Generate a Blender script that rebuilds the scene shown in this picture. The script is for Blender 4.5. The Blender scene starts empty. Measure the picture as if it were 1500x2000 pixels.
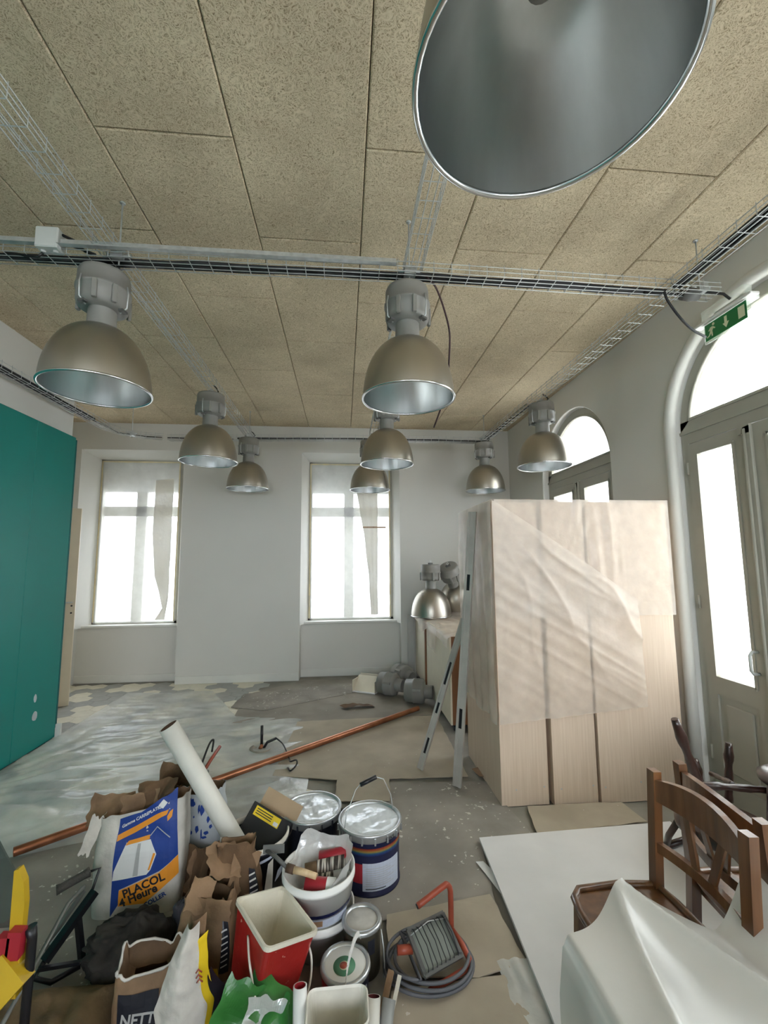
import bpy, bmesh, math, random
from mathutils import Vector, Matrix, noise as mnoise

random.seed(7)
SC = bpy.context.scene
COL = SC.collection
PI = math.pi

# ------------------------------------------------------------------ camera
cam_d = bpy.data.cameras.new('camera')
cam = bpy.data.objects.new('camera', cam_d)
COL.objects.link(cam)
cam_d.sensor_fit = 'HORIZONTAL'
cam_d.sensor_width = 36.0
cam_d.lens = 36.0 * 846.14 / 1500.0
cam_d.clip_start = 0.02
yaw, pitch, roll = .0933344, .1105091, -.0068005
_f = Vector((math.sin(yaw) * math.cos(pitch), math.cos(yaw) * math.cos(pitch), math.sin(pitch)))
_r = Vector((math.cos(yaw), -math.sin(yaw), 0))
_u = _r.cross(_f)
_r2 = _r * math.cos(roll) + _u * math.sin(roll)
_u2 = -_r * math.sin(roll) + _u * math.cos(roll)
M3 = Matrix((_r2, _u2, -_f)).transposed()
cam.matrix_world = Matrix.Translation((0, 0, 1.6)) @ M3.to_4x4()
SC.camera = cam

# ------------------------------------------------------------------ sky and exposure
W = bpy.data.worlds.new('overcast_sky')
SC.world = W
W.use_nodes = True
bg = W.node_tree.nodes['Background']
bg.inputs['Color'].default_value = (0.89, 0.95, 1.04, 1)
bg.inputs['Strength'].default_value = 11.0
SC.view_settings.view_transform = 'Standard'
SC.view_settings.look = 'None'
SC.view_settings.gamma = 1.0
SC.view_settings.use_curve_mapping = False
SC.view_settings.exposure = 0.0
SC.cycles.use_denoising = True
SC.cycles.max_bounces = 10
SC.cycles.diffuse_bounces = 6
SC.cycles.transparent_max_bounces = 16
SC.cycles.sample_clamp_indirect = 6.0
SC.cycles.caustics_reflective = False


def portal(name, loc, rot, sx, sy):
    l = bpy.data.lights.new(name, 'AREA')
    l.shape = 'RECTANGLE'
    l.size = sx
    l.size_y = sy
    l.cycles.is_portal = True
    o = bpy.data.objects.new(name, l)
    o.location = loc
    o.rotation_euler = rot
    COL.objects.link(o)


# daylight enters through the two back windows, the arches of the right wall and the added glazing behind the camera
portal('sky_portal', (-2.87, 6.62, 1.9), (-PI / 2, 0, 0), 1.2, 2.3)
portal('sky_portal', (0.11, 6.62, 1.9), (-PI / 2, 0, 0), 1.2, 2.3)
for cy in (4.38, 2.22, 0.06):
    portal('sky_portal', (2.95, cy, 1.65), (0, PI / 2, 0), 3.2, 1.5)
portal('sky_portal', (0.0, -3.85, 2.2), (PI / 2, 0, 0), 4.4, 2.2)


# ------------------------------------------------------------------ materials
def lin(c):
    c = c / 255.0
    return c / 12.92 if c <= .04045 else ((c + .055) / 1.055) ** 2.4


def rgb(r, g, b):
    return (lin(r), lin(g), lin(b), 1)


MATS = {}


def base(name):
    m = bpy.data.materials.new(name)
    m.use_nodes = True
    nt = m.node_tree
    return m, nt, nt.nodes['Principled BSDF'], nt.nodes['Material Output']


def mat(name, col, rough=.6, metal=0.0, var=.08, scale=8.0, bump=0.0, bscale=60.0, coat=0.0, aniso=None, col2=None, stretch=None, ramp=(.35, .65), spec=None):
    """principled surface with procedural colour variation and fine relief"""
    m, nt, p, out = base(name)
    N, L = nt.nodes, nt.links
    tc = N.new('ShaderNodeTexCoord')
    src = tc.outputs['Object']
    if stretch:
        mp = N.new('ShaderNodeMapping')
        mp.inputs['Scale'].default_value = stretch
        L.new(src, mp.inputs['Vector'])
        src = mp.outputs['Vector']
    nz = N.new('ShaderNodeTexNoise')
    nz.inputs['Scale'].default_value = scale
    nz.inputs['Detail'].default_value = 6
    L.new(src, nz.inputs['Vector'])
    cr = N.new('ShaderNodeValToRGB')
    cr.color_ramp.elements[0].position = ramp[0]
    cr.color_ramp.elements[1].position = ramp[1]
    if col2 is None:
        col2 = tuple(max(0, c * (1 - 2 * var)) for c in col[:3]) + (1,)
    cr.color_ramp.elements[0].color = col2
    cr.color_ramp.elements[1].color = col
    L.new(nz.outputs['Fac'], cr.inputs['Fac'])
    L.new(cr.outputs['Color'], p.inputs['Base Color'])
    p.inputs['Roughness'].default_value = rough
    p.inputs['Metallic'].default_value = metal
    if spec is not None:
        p.inputs['Specular IOR Level'].default_value = spec
    if coat:
        p.inputs['Coat Weight'].default_value = coat
        p.inputs['Coat Roughness'].default_value = .15
    if bump:
        n2 = N.new('ShaderNodeTexNoise')
        n2.inputs['Scale'].default_value = bscale
        n2.inputs['Detail'].default_value = 5
        L.new(src, n2.inputs['Vector'])
        b = N.new('ShaderNodeBump')
        b.inputs['Strength'].default_value = bump
        b.inputs['Distance'].default_value = .01
        L.new(n2.outputs['Fac'], b.inputs['Height'])
        L.new(b.outputs['Normal'], p.inputs['Normal'])
    MATS[name] = m
    return m


def fibre_mat():
    """wood-wool acoustic board: matted pale strands"""
    m, nt, p, out = base('wood_wool')
    N, L = nt.nodes, nt.links
    tc = N.new('ShaderNodeTexCoord')
    geo = N.new('ShaderNodeNewGeometry')
    strands = None
    for k, (sc, rep) in enumerate(((22, 9.0), (31, 8.0), (14, 11.0))):
        nz = N.new('ShaderNodeTexNoise')
        nz.inputs['Scale'].default_value = sc
        nz.inputs['Detail'].default_value = 1.5
        nz.inputs['Distortion'].default_value = 1.2
        mp = N.new('ShaderNodeMapping')
        mp.inputs['Location'].default_value = (k * 7.3, k * 3.1, k * 5.7)
        L.new(geo.outputs['Position'], mp.inputs['Vector'])
        L.new(mp.outputs['Vector'], nz.inputs['Vector'])
        mu = N.new('ShaderNodeMath'); mu.operation = 'MULTIPLY'; mu.inputs[1].default_value = rep
        L.new(nz.outputs['Fac'], mu.inputs[0])
        pp = N.new('ShaderNodeMath'); pp.operation = 'PINGPONG'; pp.inputs[1].default_value = .5
        L.new(mu.outputs[0], pp.inputs[0])
        if strands is None:
            strands = pp.outputs[0]
        else:
            mx = N.new('ShaderNodeMath'); mx.operation = 'MAXIMUM'
            L.new(strands, mx.inputs[0]); L.new(pp.outputs[0], mx.inputs[1])
            strands = mx.outputs[0]
    cr = N.new('ShaderNodeValToRGB')
    e = cr.color_ramp.elements
    e[0].position = .12; e[0].color = rgb(156, 140, 114)
    e[1].position = .5; e[1].color = rgb(226, 212, 186)
    x = e.new(.34); x.color = rgb(204, 188, 160)
    L.new(strands, cr.inputs['Fac'])
    big = N.new('ShaderNodeTexNoise'); big.inputs['Scale'].default_value = 3.0; big.inputs['Detail'].default_value = 4
    L.new(geo.outputs['Position'], big.inputs['Vector'])
    cr2 = N.new('ShaderNodeValToRGB')
    cr2.color_ramp.elements[0].position = .3; cr2.color_ramp.elements[0].color = (.86, .85, .83, 1)
    cr2.color_ramp.elements[1].position = .7; cr2.color_ramp.elements[1].color = (1.05, 1.05, 1.03, 1)
    L.new(big.outputs['Fac'], cr2.inputs['Fac'])
    ml = N.new('ShaderNodeMixRGB'); ml.blend_type = 'MULTIPLY'; ml.inputs[0].default_value = 1
    L.new(cr.outputs[0], ml.inputs[1]); L.new(cr2.outputs[0], ml.inputs[2])
    L.new(ml.outputs[0], p.inputs['Base Color'])
    p.inputs['Roughness'].default_value = .95
    p.inputs['Specular IOR Level'].default_value = .1
    b = N.new('ShaderNodeBump'); b.inputs['Strength'].default_value = .5; b.inputs['Distance'].default_value = .004
    L.new(strands, b.inputs['Height']); L.new(b.outputs['Normal'], p.inputs['Normal'])
    return m


def film_mat(name, col, clear=.45, rough=.25, gloss=.12, transl=.5, nscale=5.0, bump=.3, bscale=14.0, clear_var=.12):
    """thin polythene or paper: part clear, part milky, a soft sheen"""
    m, nt, p, out = base(name)
    N, L = nt.nodes, nt.links
    N.remove(p)
    tc = N.new('ShaderNodeTexCoord')
    nz = N.new('ShaderNodeTexNoise'); nz.inputs['Scale'].default_value = nscale; nz.inputs['Detail'].default_value = 5
    L.new(tc.outputs['Object'], nz.inputs['Vector'])
    mr = N.new('ShaderNodeMapRange')
    mr.inputs['From Min'].default_value = .3; mr.inputs['From Max'].default_value = .7
    mr.inputs['To Min'].default_value = 1 - clear - clear_var; mr.inputs['To Max'].default_value = 1 - clear + clear_var
    L.new(nz.outputs['Fac'], mr.inputs['Value'])
    n2 = N.new('ShaderNodeTexNoise'); n2.inputs['Scale'].default_value = bscale; n2.inputs['Detail'].default_value = 4
    L.new(tc.outputs['Object'], n2.inputs['Vector'])
    b = N.new('ShaderNodeBump'); b.inputs['Strength'].default_value = bump; b.inputs['Distance'].default_value = .02
    L.new(n2.outputs['Fac'], b.inputs['Height'])
    df = N.new('ShaderNodeBsdfDiffuse'); df.inputs['Color'].default_value = col
    tr = N.new('ShaderNodeBsdfTranslucent'); tr.inputs['Color'].default_value = col
    gl = N.new('ShaderNodeBsdfGlossy'); gl.inputs['Roughness'].default_value = rough; gl.inputs['Color'].default_value = (.9, .9, .9, 1)
    tp = N.new('ShaderNodeBsdfTransparent')
    for q in (df, tr, gl):
        L.new(b.outputs['Normal'], q.inputs['Normal'])
    m1 = N.new('ShaderNodeMixShader'); m1.inputs[0].default_value = transl
    L.new(df.outputs[0], m1.inputs[1]); L.new(tr.outputs[0], m1.inputs[2])
    m2 = N.new('ShaderNodeMixShader')
    L.new(mr.outputs[0], m2.inputs[0]); L.new(tp.outputs[0], m2.inputs[1]); L.new(m1.outputs[0], m2.inputs[2])
    m3 = N.new('ShaderNodeMixShader'); m3.inputs[0].default_value = gloss
    L.new(m2.outputs[0], m3.inputs[1]); L.new(gl.outputs[0], m3.inputs[2])
    L.new(m3.outputs[0], out.inputs['Surface'])
    MATS[name] = m
    return m


def splat_mat(name, col, col2, splat=rgb(205, 200, 190), thr=.68, rough=.85):
    """worn floor board with drops of paint"""
    m = mat(name, col, rough, 0, scale=3.0, col2=col2, bump=.15, bscale=40)
    nt = m.node_tree
    N, L = nt.nodes, nt.links
    p = N['Principled BSDF']
    old = p.inputs['Base Color'].links[0].from_socket
    geo = N.new('ShaderNodeNewGeometry')
    v = N.new('ShaderNodeTexNoise'); v.inputs['Scale'].default_value = 34; v.inputs['Detail'].default_value = 3
    L.new(geo.outputs['Position'], v.inputs['Vector'])
    w = N.new('ShaderNodeTexNoise'); w.inputs['Scale'].default_value = 3.2; w.inputs['Detail'].default_value = 2
    L.new(geo.outputs['Position'], w.inputs['Vector'])
    ad = N.new('ShaderNodeMath'); ad.operation = 'MULTIPLY_ADD'; ad.inputs[1].default_value = .35
    L.new(w.outputs['Fac'], ad.inputs[0]); L.new(v.outputs['Fac'], ad.inputs[2])
    gt = N.new('ShaderNodeMapRange'); gt.inputs['From Min'].default_value = thr + .175; gt.inputs['From Max'].default_value = thr + .195
    L.new(ad.outputs[0], gt.inputs['Value'])
    mx = N.new('ShaderNodeMixRGB'); mx.inputs[2].default_value = splat
    L.new(gt.outputs[0], mx.inputs[0]); L.new(old, mx.inputs[1]); L.new(mx.outputs[0], p.inputs['Base Color'])
    return m


def wood_mat(name, light, dark, rough=.45, stretch=(1, 1, .06), scale=40, coat=0.0, axisrot=None):
    return mat(name, light, rough, 0, scale=scale, col2=dark, stretch=stretch, bump=.06, bscale=scale * 2, coat=coat, ramp=(.3, .7))


WOODWOOL = fibre_mat()
WALLW = mat('white_plaster', rgb(216, 215, 209), .75, var=.012, scale=2.0, bump=.05, bscale=120)
CEILB = mat('ceiling_backing', rgb(95, 74, 54), .9)
TEAL = mat('teal_paint', rgb(8, 126, 119), .42, var=.03, scale=1.5, bump=.03, bscale=200)
TEALD = mat('teal_edge', rgb(10, 96, 96), .5)
GREYF = mat('grey_green_joinery', rgb(170, 168, 156), .5, var=.02)
CEMENT = mat('floor_cement', rgb(150, 146, 136), .85, var=.12, scale=4, bump=.1)
TILE_C = mat('tile_cream', rgb(236, 231, 212), .6, var=.04, scale=9)
TILE_G = mat('tile_grey', rgb(176, 177, 172), .6, var=.06, scale=9)
GALV = mat('galvanised_wire', rgb(206, 210, 210), .35, .6, var=.1, scale=30)
BLACKC = mat('black_cable', rgb(22, 22, 24), .5)
BROWNC = mat('dark_red_cable', rgb(62, 34, 36), .5)
ALU_OUT = mat('satin_aluminium', rgb(186, 181, 170), .36, 1.0, var=.05, scale=4, stretch=(1, 1, .1))
ALU_IN = mat('bright_aluminium', rgb(226, 229, 230), .3, 1.0, var=.05, scale=14, stretch=(1, 1, .05), bump=.02, bscale=9)
ALU_RIM = mat('rolled_rim', rgb(222, 224, 224), .22, 1.0, var=.02)
GREYP = mat('grey_enamel', rgb(140, 139, 134), .45, var=.03)
GREYPD = mat('dark_grey_enamel', rgb(92, 92, 89), .5)
BOXG = mat('light_grey_plastic', rgb(196, 200, 196), .5, var=.02)
WHITEP = mat('white_plastic', rgb(232, 232, 228), .4, var=.02)
WHITED = mat('stained_white_plastic', rgb(226, 222, 210), .45, var=.08, scale=14)
SIGNG = mat('sign_green', rgb(8, 118, 58), .35, var=.02)
SIGNW = mat('sign_cream', rgb(222, 226, 190), .4, var=.01)
CLEARP = film_mat('clear_acrylic', rgb(225, 235, 225), clear=.78, gloss=.12, rough=.1, transl=.15, bump=0)
OAK = wood_mat('oak_veneer', rgb(216, 196, 176), rgb(204, 182, 160), .5, (1, 1, .03), 90)
OAKD = mat('shadow_gap_board', rgb(60, 45, 34), .8)
CABW = mat('cream_laminate', rgb(226, 218, 198), .45, var=.03)
CABB = wood_mat('brown_cabinet_wood', rgb(140, 94, 60), rgb(112, 72, 44), .5)
CHAIRW = wood_mat('varnished_chair_wood', rgb(122, 82, 50), rgb(84, 53, 30), .3, (1, 1, .1), 26, coat=.3)
CHAIRD = wood_mat('dark_walnut', rgb(64, 38, 30), rgb(38, 22, 18), .28, (1, 1, .1), 26, coat=.4)
COPPER = mat('copper', rgb(190, 128, 96), .36, .9, var=.15, scale=9, stretch=(1, 1, 1))
TUBEW = mat('white_cardboard_tube', rgb(216, 214, 204), .6, var=.04, bump=.05)
BROWNI = mat('tube_core', rgb(88, 66, 50), .85)
KRAFT = mat('kraft_paper', rgb(150, 120, 90), .8, var=.2, scale=7, bump=.9, bscale=15)
KRAFTD = mat('dark_kraft_paper', rgb(112, 86, 60), .85, var=.25, scale=7, bump=.9, bscale=15)
CARD = mat('corrugated_card', rgb(176, 152, 122), .8, var=.06, bump=.08, stretch=(1, 14, 1), bscale=12)
CARD_F = splat_mat('floor_cardboard', rgb(182, 171, 152), rgb(164, 153, 135), thr=.75)
CARD_G = splat_mat('grey_floor_board', rgb(160, 153, 143), rgb(134, 129, 121), thr=.67)
CARD_D = splat_mat('dusty_grey_board', rgb(156, 149, 137), rgb(136, 130, 120), thr=.76)
BOARDW = mat('white_plasterboard', rgb(228, 227, 226), .75, var=.03, scale=5)
BLACKP = mat('black_plastic', rgb(26, 26, 30), .4, var=.1)
CHAR = mat('charcoal_print', rgb(38, 40, 48), .35, var=.05)
TIN = mat('tin_lid', rgb(222, 227, 230), .22, .12, var=.03, bump=.5, bscale=13)
TINR = mat('tin_rim', rgb(206, 210, 212), .3, .75, var=.1)
TINPAINT = mat('paint_smeared_tin', rgb(206, 203, 196), .5, .2, var=.1, scale=24)
RED = mat('red_plastic', rgb(172, 40, 36), .35, var=.1, scale=6)
REDS = splat_mat('plaster_smeared_red', rgb(172, 38, 34), rgb(146, 34, 30), splat=rgb(196, 130, 116), thr=.66, rough=.4)
REDP = mat('red_print', rgb(166, 40, 52), .4, var=.03)
PLASTER = mat('dried_plaster', rgb(214, 208, 190), .9, var=.05, bump=.2)
NAVY = mat('navy_print', rgb(24, 28, 62), .4, var=.04)
BLUE = mat('blue_print', rgb(28, 62, 140), .5, var=.06)
ORANGE = mat('orange_print', rgb(236, 152, 42), .5, var=.06)
BAGW = mat('white_paper_sack', rgb(210, 205, 196), .65, var=.14, scale=9, bump=.7, bscale=16)
PRINTW = mat('white_print', rgb(222, 222, 220), .55, var=.03)
PRINTG = mat('pale_grey_print', rgb(176, 176, 174), .55, var=.05)
YEL = mat('yellow_plastic', rgb(204, 168, 40), .4, var=.06)
YELP = mat('yellow_print', rgb(236, 204, 40), .5, var=.04)
ORTOOL = mat('orange_enamel', rgb(166, 78, 56), .4, var=.12, scale=14)
GREYT = mat('grey_cast_metal', rgb(122, 124, 120), .5, .3, var=.08)
CABLEG = mat('grey_rubber_cable', rgb(98, 100, 106), .55)
DARKCLOTH = mat('charcoal_cloth', rgb(54, 50, 44), .95, var=.3, scale=9, bump=.4, bscale=30)
BROWNCLOTH = mat('brown_canvas', rgb(132, 110, 78), .9, var=.22, scale=6, bump=.6, bscale=30)
GREENB = mat('green_plastic_bag', rgb(56, 120, 54), .3, var=.15, bump=.2, bscale=16)
LABELP = mat('pale_blue_label', rgb(188, 196, 212), .45, var=.06, scale=40, stretch=(1, 1, 9))
LABELG = mat('mint_label', rgb(92, 150, 118), .5, var=.02)
DOORC = mat('cream_door_paint', rgb(224, 211, 186), .5, var=.02)
BASEB = mat('pale_baseboard', rgb(222, 222, 216), .55, var=.02)
PALEBLUE = mat('white_print_sack', rgb(190, 196, 200), .35, var=.1, bump=.2, bscale=14)
GROUND = mat('bounce_paving', rgb(232, 230, 226), .9)  # paving made extra pale to bounce daylight up to the ceiling
REDWALL = mat('red_shopfront', rgb(150, 60, 66), .8)
BLUEPOST = mat('blue_poster', rgb(70, 120, 180), .7, col2=rgb(220, 226, 232), scale=14)
MASK = mat('masking_tape', rgb(226, 212, 170), .7)
FILM_W = film_mat('milky_dust_sheet', rgb(234, 221, 207), clear=.55, rough=.38, gloss=.07, transl=.2, nscale=4, bump=.4, bscale=9)
FILM_F = film_mat('floor_polythene', rgb(238, 240, 234), clear=.5, rough=.28, gloss=.1, transl=.08, nscale=2.2, bump=.5, bscale=10, clear_var=.3)
FILM_B = film_mat('bag_polythene', rgb(238, 238, 236), clear=.25, rough=.2, gloss=.18, transl=.4, bump=.4)
FILM_C = film_mat('cover_sheet', rgb(226, 226, 220), clear=.06, rough=.3, gloss=.22, transl=.25, nscale=3, bump=.1, bscale=7, clear_var=.04)
FILM_X = film_mat('window_masking_film', rgb(240, 242, 240), clear=.45, rough=.3, gloss=.05, transl=.1, nscale=4, bump=.3, clear_var=.1)
PAPER_X = film_mat('window_paper', rgb(226, 222, 210), clear=.02, rough=.6, gloss=.02, transl=.06, bump=.4, clear_var=.015)
PANE_W = film_mat('whitewashed_glass', rgb(250, 250, 244), clear=.35, rough=.2, gloss=.04, transl=.92, nscale=2.5, bump=.0, clear_var=.25)
PANE_C = film_mat('clear_glass', rgb(245, 250, 250), clear=.93, rough=.05, gloss=.05, transl=.9, bump=0, clear_var=.03)
SMOKE = film_mat('smoked_guard', rgb(70, 84, 78), clear=.35, rough=.2, gloss=.12, transl=.2, bump=.1)


def rainbow_mat():
    m, nt, p, out = base('rainbow_print')
    N, L = nt.nodes, nt.links
    tc = N.new('ShaderNodeTexCoord')
    sp = N.new('ShaderNodeSeparateXYZ'); L.new(tc.outputs['Generated'], sp.inputs[0])
    cr = N.new('ShaderNodeValToRGB')
    e = cr.color_ramp.elements
    e[0].position = 0; e[0].color = rgb(24, 28, 62)
    e[1].position = 1; e[1].color = rgb(120, 30, 36)
    for q, c in ((.2, (34, 54, 110)), (.4, (46, 92, 104)), (.58, (140, 120, 56)), (.78, (140, 72, 40))):
        x = e.new(q); x.color = rgb(*c)
    L.new(sp.outputs['Z'], cr.inputs[0]); L.new(cr.outputs[0], p.inputs['Base Color'])
    p.inputs['Roughness'].default_value = .35
    return m


RAINBOW = rainbow_mat()


# ------------------------------------------------------------------ mesh helpers
class MB:
    def __init__(s):
        s.v = []; s.f = []; s.sm = []

    def add(s, vs, fs, smooth=False):
        o = len(s.v)
        s.v += [tuple(v) for v in vs]
        s.f += [tuple(o + i for i in f) for f in fs]
        s.sm += [smooth] * len(fs)
        return s

    def box(s, lo, hi, M=None, bev=0.0):
        x0, y0, z0 = lo; x1, y1, z1 = hi
        if bev <= 0:
            vs = [(x0, y0, z0), (x1, y0, z0), (x1, y1, z0), (x0, y1, z0), (x0, y0, z1), (x1, y0, z1), (x1, y1, z1), (x0, y1, z1)]
            fs = [(3, 2, 1, 0), (4, 5, 6, 7), (0, 1, 5, 4), (1, 2, 6, 5), (2, 3, 7, 6), (3, 0, 4, 7)]
        else:
            b = bev
            def ring(z, k):
                return [(x0 + k, y0 + b, z), (x0 + b, y0 + k, z), (x1 - b, y0 + k, z), (x1 - k, y0 + b, z), (x1 - k, y1 - b, z), (x1 - b, y1 - k, z), (x0 + b, y1 - k, z), (x0 + k, y1 - b, z)]
            vs = ring(z0, b * .9) + ring(z0 + b, 0) + ring(z1 - b, 0) + ring(z1, b * .9)
            fs = [tuple(range(7, -1, -1)), tuple(range(24, 32))]
            for r in range(3):
                for i in range(8):
                    j = (i + 1) % 8
                    fs.append((r * 8 + i, r * 8 + j, r * 8 + 8 + j, r * 8 + 8 + i))
        if M is not None:
            vs = [M @ Vector(v) for v in vs]
        return s.add(vs, fs)

    def beam(s, p0, p1, w, h, up=(0, 0, 1), bev=0.0, w1=None, h1=None):
        """box bar from p0 to p1"""
        p0 = Vector(p0); p1 = Vector(p1)
        d = (p1 - p0); l = d.length; d.normalize()
        up = Vector(up)
        if abs(d.dot(up)) > .98:
            up = Vector((1, 0, 0))
        sx = d.cross(up).normalized(); sy = sx.cross(d).normalized()
        vs = []
        for p, a, b in ((p0, w, h), (p1, w1 or w, h1 or h)):
            for i, j in ((-1, -1), (1, -1), (1, 1), (-1, 1)):
                vs.append(p + sx * (i * a / 2) + sy * (j * b / 2))
        return s.add(vs, [(3, 2, 1, 0), (4, 5, 6, 7), (0, 1, 5, 4), (1, 2, 6, 5), (2, 3, 7, 6), (3, 0, 4, 7)])

    def tube(s, pts, r, n=8, caps=True, closed=False, smooth=True):
        pts = [Vector(p) for p in pts]
        m = len(pts)
        rs = r if isinstance(r, (list, tuple)) else [r] * m
        vs = []
        ref = None
        for i, p in enumerate(pts):
            if closed:
                t = pts[(i + 1) % m] - pts[i - 1]
            else:
                t = pts[min(i + 1, m - 1)] - pts[max(i - 1, 0)]
            t.normalize()
            if ref is None:
                ref = Vector((0, 0, 1)) if abs(t.z) < .9 else Vector((1, 0, 0))
            a = t.cross(ref)
            if a.length < 1e-4:
                a = t.cross(Vector((.3, 1, .2)))
            a.normalize(); b = a.cross(t).normalized()
            ref = b
            for k in range(n):
                q = 2 * PI * k / n
                vs.append(p + a * (math.cos(q) * rs[i]) + b * (math.sin(q) * rs[i]))
        fs = []
        for i in range(m if closed else m - 1):
            j = (i + 1) % m
            for k in range(n):
                l = (k + 1) % n
                fs.append((i * n + k, i * n + l, j * n + l, j * n + k))
        s.add(vs, fs, smooth)
        if caps and not closed:
            o = len(s.v) - len(vs)
            s.f.append(tuple(o + k for k in range(n - 1, -1, -1))); s.sm.append(False)
            s.f.append(tuple(o + (m - 1) * n + k for k in range(n))); s.sm.append(False)
        return s

    def lathe(s, prof, c=(0, 0, 0), n=32, M=None, smooth=True, cap0=False, cap1=False):
        vs = []
        for r, z in prof:
            for k in range(n):
                a = 2 * PI * k / n
                vs.append(Vector((c[0] + r * math.cos(a), c[1] + r * math.sin(a), c[2] + z)))
        if M is not None:
            vs = [M @ v for v in vs]
        fs = []
        for i in range(len(prof) - 1):
            for k in range(n):
                l = (k + 1) % n
                fs.append((i * n + k, i * n + l, (i + 1) * n + l, (i + 1) * n + k))
        s.add(vs, fs, smooth)
        o = len(s.v) - len(vs)
        if cap0:
            s.f.append(tuple(o + k for k in range(n - 1, -1, -1))); s.sm.append(False)
        if cap1:
            q = o + (len(prof) - 1) * n
            s.f.append(tuple(q + k for k in range(n))); s.sm.append(False)
        return s

    def prism(s, pts, z0, z1, M=None):
        """extrude the xy outline pts from z0 to z1"""
        n = len(pts)
        vs = [Vector((x, y, z0)) for x, y in pts] + [Vector((x, y, z1)) for x, y in pts]
        if M is not None:
            vs = [M @ v for v in vs]
        fs = [tuple(range(n - 1, -1, -1)), tuple(range(n, 2 * n))]
        for i in range(n):
            j = (i + 1) % n
            fs.append((i, j, n + j, n + i))
        return s.add(vs, fs)

    def grid(s, fn, nu, nv, smooth=True, wrap=False):
        vs = []
        for j in range(nv + 1):
            for i in range(nu if wrap else nu + 1):
                vs.append(fn(i / nu, j / nv))
        w = nu if wrap else nu + 1
        fs = []
        for j in range(nv):
            for i in range(nu):
                k = (i + 1) % w
                fs.append((j * w + i, j * w + k, (j + 1) * w + k, (j + 1) * w + i))
        return s.add(vs, fs, smooth)

    def build(s, name, m, parent=None):
        me = bpy.data.meshes.new(name)
        me.from_pydata([tuple(v) for v in s.v], [], s.f)
        me.polygons.foreach_set('use_smooth', s.sm)
        me.update()
        bm = bmesh.new(); bm.from_mesh(me)
        bmesh.ops.recalc_face_normals(bm, faces=bm.faces)
        bm.to_mesh(me); bm.free()
        return link(name, me, m, parent)


def link(name, me, m, parent=None):
    if m is not None and not me.materials:
        me.materials.append(m)
    o = bpy.data.objects.new(name, me)
    COL.objects.link(o)
    if parent is not None:
        o.parent = parent
    return o


def tag(o, label=None, cat=None, group=None, kind=None):
    if label: o['label'] = label
    if cat: o['category'] = cat
    if group: o['group'] = group
    if kind: o['kind'] = kind
    return o


def thing(name, label, cat, loc=(0, 0, 0), rz=0.0, group=None, rot=None):
    o = bpy.data.objects.new(name, None)
    COL.objects.link(o)
    o.empty_display_size = .1
    o.location = loc
    o.rotation_euler = rot if rot else (0, 0, rz)
    return tag(o, label, cat, group)


def struct(o, label=None, cat=None):
    return tag(o, label, cat, kind='structure')


def copy_tree(o, parent=None):
    c = o.copy(); COL.objects.link(c)
    c.parent = parent
    for ch in list(o.children):
        copy_tree(ch, c)
    return c


def nz(p, f=1.0, seed=0.0):
    return mnoise.noise(Vector((p[0] * f + seed, p[1] * f - seed * 1.7, p[2] * f + seed * .6)))


def nz1(x, seed=0.0):
    return mnoise.noise(Vector((x, seed * 3.3, seed)))


def text_mesh(body, size, depth=0.0, align='LEFT', shear=0.0, offset=0.0):
    cu = bpy.data.curves.new('lettering', 'FONT')
    cu.body = body; cu.size = size; cu.extrude = depth; cu.align_x = align
    cu.shear = shear; cu.offset = offset; cu.resolution_u = 3
    ob = bpy.data.objects.new('lettering', cu)
    me = bpy.data.meshes.new_from_object(ob)
    bpy.data.objects.remove(ob)
    me.name = 'lettering'
    me.materials.clear()
    return me


def decal(name, outlines, mapper, m, parent, cell=.06, rnd=None):
    """flat print: 2-D outlines cut on a grid and laid on the surface mapper(s, t)"""
    bm = bmesh.new()
    for pl in outlines:
        bm.faces.new([bm.verts.new((x, y, 0)) for x, y in pl])
    finish_decal(bm, mapper, cell)
    me = bpy.data.meshes.new(name); bm.to_mesh(me); bm.free()
    return link(name, me, m, parent)


def finish_decal(bm, mapper, cell):
    xs = [v.co.x for v in bm.verts]; ys = [v.co.y for v in bm.verts]
    for lo, hi, ax in ((min(xs), max(xs), 0), (min(ys), max(ys), 1)):
        k = math.floor(lo / cell) + 1
        while k * cell < hi:
            co = [0, 0, 0]; no = [0, 0, 0]
            co[ax] = k * cell; no[ax] = 1
            bmesh.ops.bisect_plane(bm, geom=bm.verts[:] + bm.edges[:] + bm.faces[:], plane_co=co, plane_no=no)
            k += 1
    bmesh.ops.triangulate(bm, faces=bm.faces[:])
    for v in bm.verts:
        v.co = mapper(v.co.x, v.co.y)


def text_decal(body, size, pos, ang, mapper, m, parent, cell=.06, shear=0.0, sx=1.0):
    me = text_mesh(body, size, shear=shear, offset=size * .03)
    bm = bmesh.new(); bm.from_mesh(me)
    R = Matrix.Rotation(ang, 4, 'Z')
    for v in bm.verts:
        q = R @ Vector((v.co.x * sx, v.co.y, 0))
        v.co = (q.x + pos[0], q.y + pos[1], 0)
    finish_decal(bm, mapper, cell)
    bm.to_mesh(me); bm.free()
    return link('lettering', me, m, parent)


def sp(pts, n=6):
    """smooth curve through the given points"""
    P = [Vector(p) for p in pts]
    P = [P[0] * 2 - P[1]] + P + [P[-1] * 2 - P[-2]]
    out = []
    for i in range(1, len(P) - 2):
        a, b, c, d = P[i - 1:i + 3]
        for k in range(n):
            t = k / n
            out.append(.5 * ((2 * b) + (c - a) * t + (2 * a - 5 * b + 4 * c - d) * t * t + (3 * b - a - 3 * c + d) * t ** 3))
    out.append(P[-2])
    return out


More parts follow.
